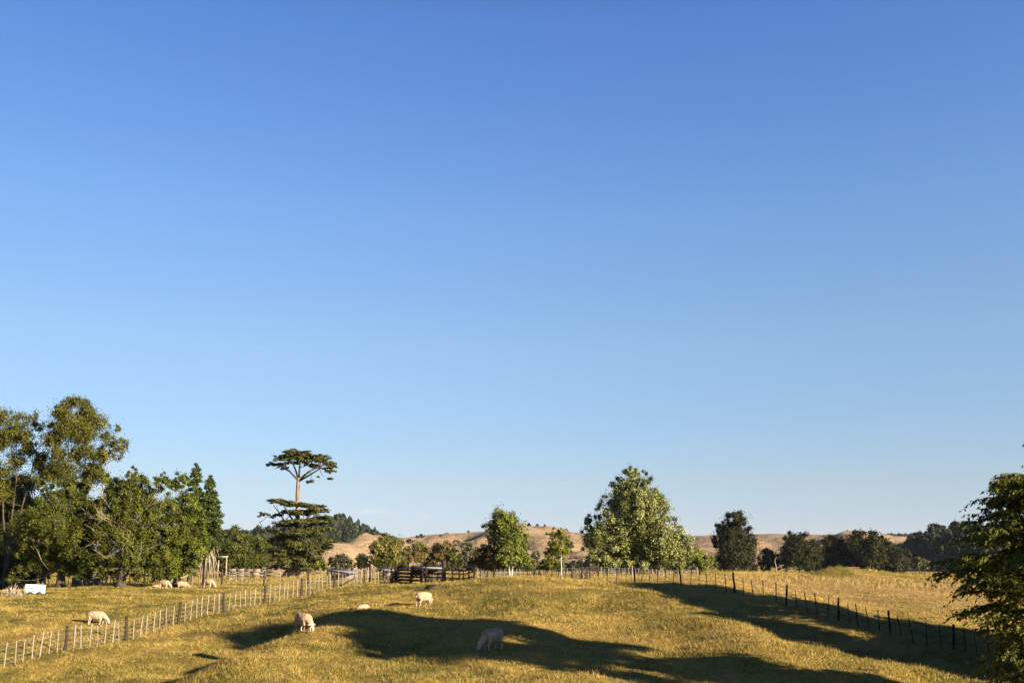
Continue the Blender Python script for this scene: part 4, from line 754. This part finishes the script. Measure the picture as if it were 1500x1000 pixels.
# things on the grass
def clod(name, label, cat, px, py, Y, w_, h, mat, seed, n=1):
    x, y = P2(px, Y); g0 = gz(x, y); r = np.random.default_rng(seed)
    th = np.linspace(0, 6.283, 15)[:-1]; V = [(0, 0, h)]
    for k, (rr_, zz) in enumerate(((.35, .92), (.7, .6), (1.0, .2), (1.1, -.15))):
        for t in th: q = rr_ * (1 + .22 * r.normal()) ; V.append((math.cos(t) * w_ * q, math.sin(t) * w_ * q * .6, h * zz * (1 + .25 * r.normal() if k < 3 else 1)))
    T = [(0, 1 + i, 1 + (i + 1) % 14) for i in range(14)]; Q = [(1 + k * 14 + i, 1 + (k + 1) * 14 + i, 1 + (k + 1) * 14 + (i + 1) % 14, 1 + k * 14 + (i + 1) % 14) for k in range(3) for i in range(14)]
    o = MB().add(V, Q, T).build(name, mat, None, (x, y, g0)); return tag(o, label, cat)
clod('earth_clod', 'small dark heap of earth on the slope above the white sheep', 'earth', 635, 863, 66, .42, .22, M['soil'], 2)
clod('tree_stump', 'dark stump on the left shoulder of the distant grassy mound', 'stump', 1214, 835, 160, .4, .5, M['soil'], 3)
clod('tree_stump', 'smaller dark stump farther left of the distant grassy mound', 'stump', 1173, 838, 155, .4, .45, M['soil'], 4)
clod('clay_patch', 'bare pinkish clay scar on the top of the distant grassy mound', 'clay', 1247, 835, 164, .9, .1, M['clay'], 5)
clod('boulder', 'pale boulder left of the distant mound before the dark trees', 'boulder', 1207, 831, 185, .6, .5, M['concrete'], 6)

# ------------------------------------------------------------------ sheep
def sheep_mat():
    m, t, o = mat_new('sheep wool'); g = NG(t); ti = g.attr('tint'); n = g.noise(g.objc(), 22, 4, .6); d = g.noise(g.objc(), 4, 3)
    wool = g.mix(g.ramp(d, .35, .7), (0.58, 0.415, 0.27), (0.36, 0.26, 0.16)); c = g.mix(g.ramp(ti, .4, .6), (0.58, 0.44, 0.34), wool)
    c = g.mix(g.ramp(ti, 1.4, 1.6), c, (0.04, .03, .03)); g.bsdf(o, c, .95, .05, n, .8, .02); return m
SM = sheep_mat()
def sheep_mesh(seed, head_yaw=0.0, graze=1.0):
    r = random.Random(seed); mb = MB()
    def ell(P, rad, n=14): mb.tube(P, rad, n)
    # barrel: chest deep, belly rising to the flank; x forward, feet at z 0
    ell([(-.56, 0, .52), (-.53, 0, .54), (-.46, 0, .55), (-.32, 0, .545), (-.12, 0, .52), (.08, 0, .51), (.26, 0, .51), (.38, 0, .52), (.45, 0, .52)], [.04, .13, .185, .215, .235, .24, .225, .175, .08])
    # neck and head lowered to the grass
    cy_, sy_ = math.cos(head_yaw), math.sin(head_yaw)
    def hp(x, y, z): dx = x - .42; return (.42 + dx * cy_ - y * sy_, dx * sy_ + y * cy_, z)
    ell([hp(.22, 0, .56), hp(.42, 0, .50), hp(.58, 0, .38), hp(.68, 0, .29)], [.19, .145, .10, .075], 10)
    ell([hp(.63, 0, .33), hp(.69, 0, .29), hp(.75, 0, .20), hp(.79, 0, .12), hp(.80, 0, .075)], [.06, .083, .072, .050, .034], 10)
    for s in (-1, 1): ell([hp(.66, s * .05, .34), hp(.645, s * .12, .335), hp(.64, s * .185, .31)], [.030, .036, .010], 7)
    # legs: hock behind, knee in front
    for s in (-1, 1):
        o = r.uniform(-.05, .05); ell([(.28, s * .10, .42), (.30 + o * .3, s * .115, .28), (.31 + o * .7, s * .115, .19), (.30 + o, s * .115, .07), (.315 + o, s * .115, .0)], [.105, .058, .036, .026, .034], 8)
        o = r.uniform(-.07, .05); ell([(-.36, s * .10, .46), (-.33, s * .12, .33), (-.45 + o * .5, s * .12, .21), (-.43 + o, s * .12, .08), (-.415 + o, s * .12, .0)], [.135, .09, .038, .028, .036], 8)
    ell([(-.54, 0, .60), (-.60, 0, .54), (-.61, 0, .44)], [.045, .035, .018], 7)
    me = mb.mesh('sheep_tmp', SM); ob = bpy.data.objects.new('tmp', me); COL.objects.link(ob)
    m = ob.modifiers.new('r', 'REMESH'); m.mode = 'VOXEL'; m.voxel_size = .017; m2 = ob.modifiers.new('s', 'SMOOTH'); m2.iterations = 3; m2.factor = .5
    dg = bpy.context.evaluated_depsgraph_get(); me2 = bpy.data.meshes.new_from_object(ob.evaluated_get(dg)); bpy.data.objects.remove(ob); bpy.data.meshes.remove(me)
    n = len(me2.vertices); co = np.empty(n * 3, np.float32); me2.vertices.foreach_get('co', co); co = co.reshape(-1, 3)
    no = np.empty(n * 3, np.float32); me2.vertices.foreach_get('normal', no); no = no.reshape(-1, 3)
    head = (np.hypot(co[:, 0] - .42, co[:, 1]) > .24) & (co[:, 2] < .37) & (co[:, 0] > .5); leg = co[:, 2] < .26
    wool = ~(head | leg); rr_ = np.random.default_rng(seed); d = np.zeros(n)
    for _ in range(14): k = rr_.normal(0, 38, 3); d += np.sin(co @ k + rr_.uniform(0, 6)) * .0022
    co = co + no * (d + .006)[:, None] * wool[:, None]; me2.vertices.foreach_set('co', co.astype(np.float32).ravel())
    tint = wool.astype(np.float32); hoof = co[:, 2] < .035; eye = np.zeros(n, bool)
    for s in (-1, 1):
        e = np.array(hp(.71, s * .07, .27)); eye |= np.linalg.norm(co - e, axis=1) < .022
    nose = np.linalg.norm(co - np.array(hp(.81, 0, .06)), axis=1) < .035
    tint[hoof | eye | nose] = 2
    a = me2.attributes.new('tint', 'FLOAT', 'POINT'); a.data.foreach_set('value', tint); me2.polygons.foreach_set('use_smooth', np.ones(len(me2.polygons), bool)); me2.name = 'sheep'
    me2.materials.clear(); me2.materials.append(SM); me2.update()
    return me2
SCL = .93
SHM = [sheep_mesh(1), sheep_mesh(2, .5), sheep_mesh(3, -.45)]
for px, Y, rz, v, scl, sink, lab in (
    (141, (914,), -4, 0, 1.06, .0, 'pale sheep grazing side-on just behind the left batten fence'),
    (445, (924,), -48, 0, 1.06, .0, 'sheep grazing at the shadow edge in the hollow, head in sunlight'),
    (531, (890,), 235, 0, .85, .42, 'sheep whose pale back alone shows above the grass'),
    (621, (886,), 44, 1, 1.0, .0, 'bright sunlit sheep grazing on the slope below the stock pen'),
    (720, (951,), 232, 0, 1.12, .0, 'nearest sheep, grazing head down in the foreground shadow'),
    (245, 88, -20, 0, 1.0, .05, 'left one of the three sheep grazing by the treeline'),
    (233.5, 90, 10, 1, .8, .40, 'low resting sheep half hidden behind the left grazing sheep'),
    (270.5, 90, 12, 1, .9, .12, 'middle one of the three sheep grazing by the treeline'),
    (309, 88, -24, 0, 1.02, .05, 'right one of the three sheep, grazing beside the dead branches')):
    x, y = on_ground(px, Y[0]) if isinstance(Y, tuple) else P2(px, Y)
    o = link('sheep', SHM[v]); o.location = (x, y, gz(x, y) - sink); o.rotation_euler = (0, 0, R(rz)); o.scale = (scl * SCL, scl * SCL * 1.15, scl * SCL * 1.1)
    tag(o, lab, 'sheep', 'sheep grazing in the paddock')

# ------------------------------------------------------------------ air
hx0, hx1, hy0, hy1, hz0, hz1 = -9000, 9000, -900, 14000, -60, 110
hz = MB().box(((hx0 + hx1) / 2, (hy0 + hy1) / 2, (hz0 + hz1) / 2), (hx1 - hx0, hy1 - hy0, hz1 - hz0))
m, t, o = mat_new('thin evening haze'); v = t.nodes.new('ShaderNodeVolumePrincipled'); v.inputs['Density'].default_value = HAZE; v.inputs['Color'].default_value = (0.78, 0.86, 1.0, 1); v.inputs['Anisotropy'].default_value = 0.2
t.links.new(v.outputs[0], o.inputs['Volume']); ho = hz.build('haze', m); tag(ho, 'thin bluish evening haze over the whole valley', 'haze', kind='stuff')
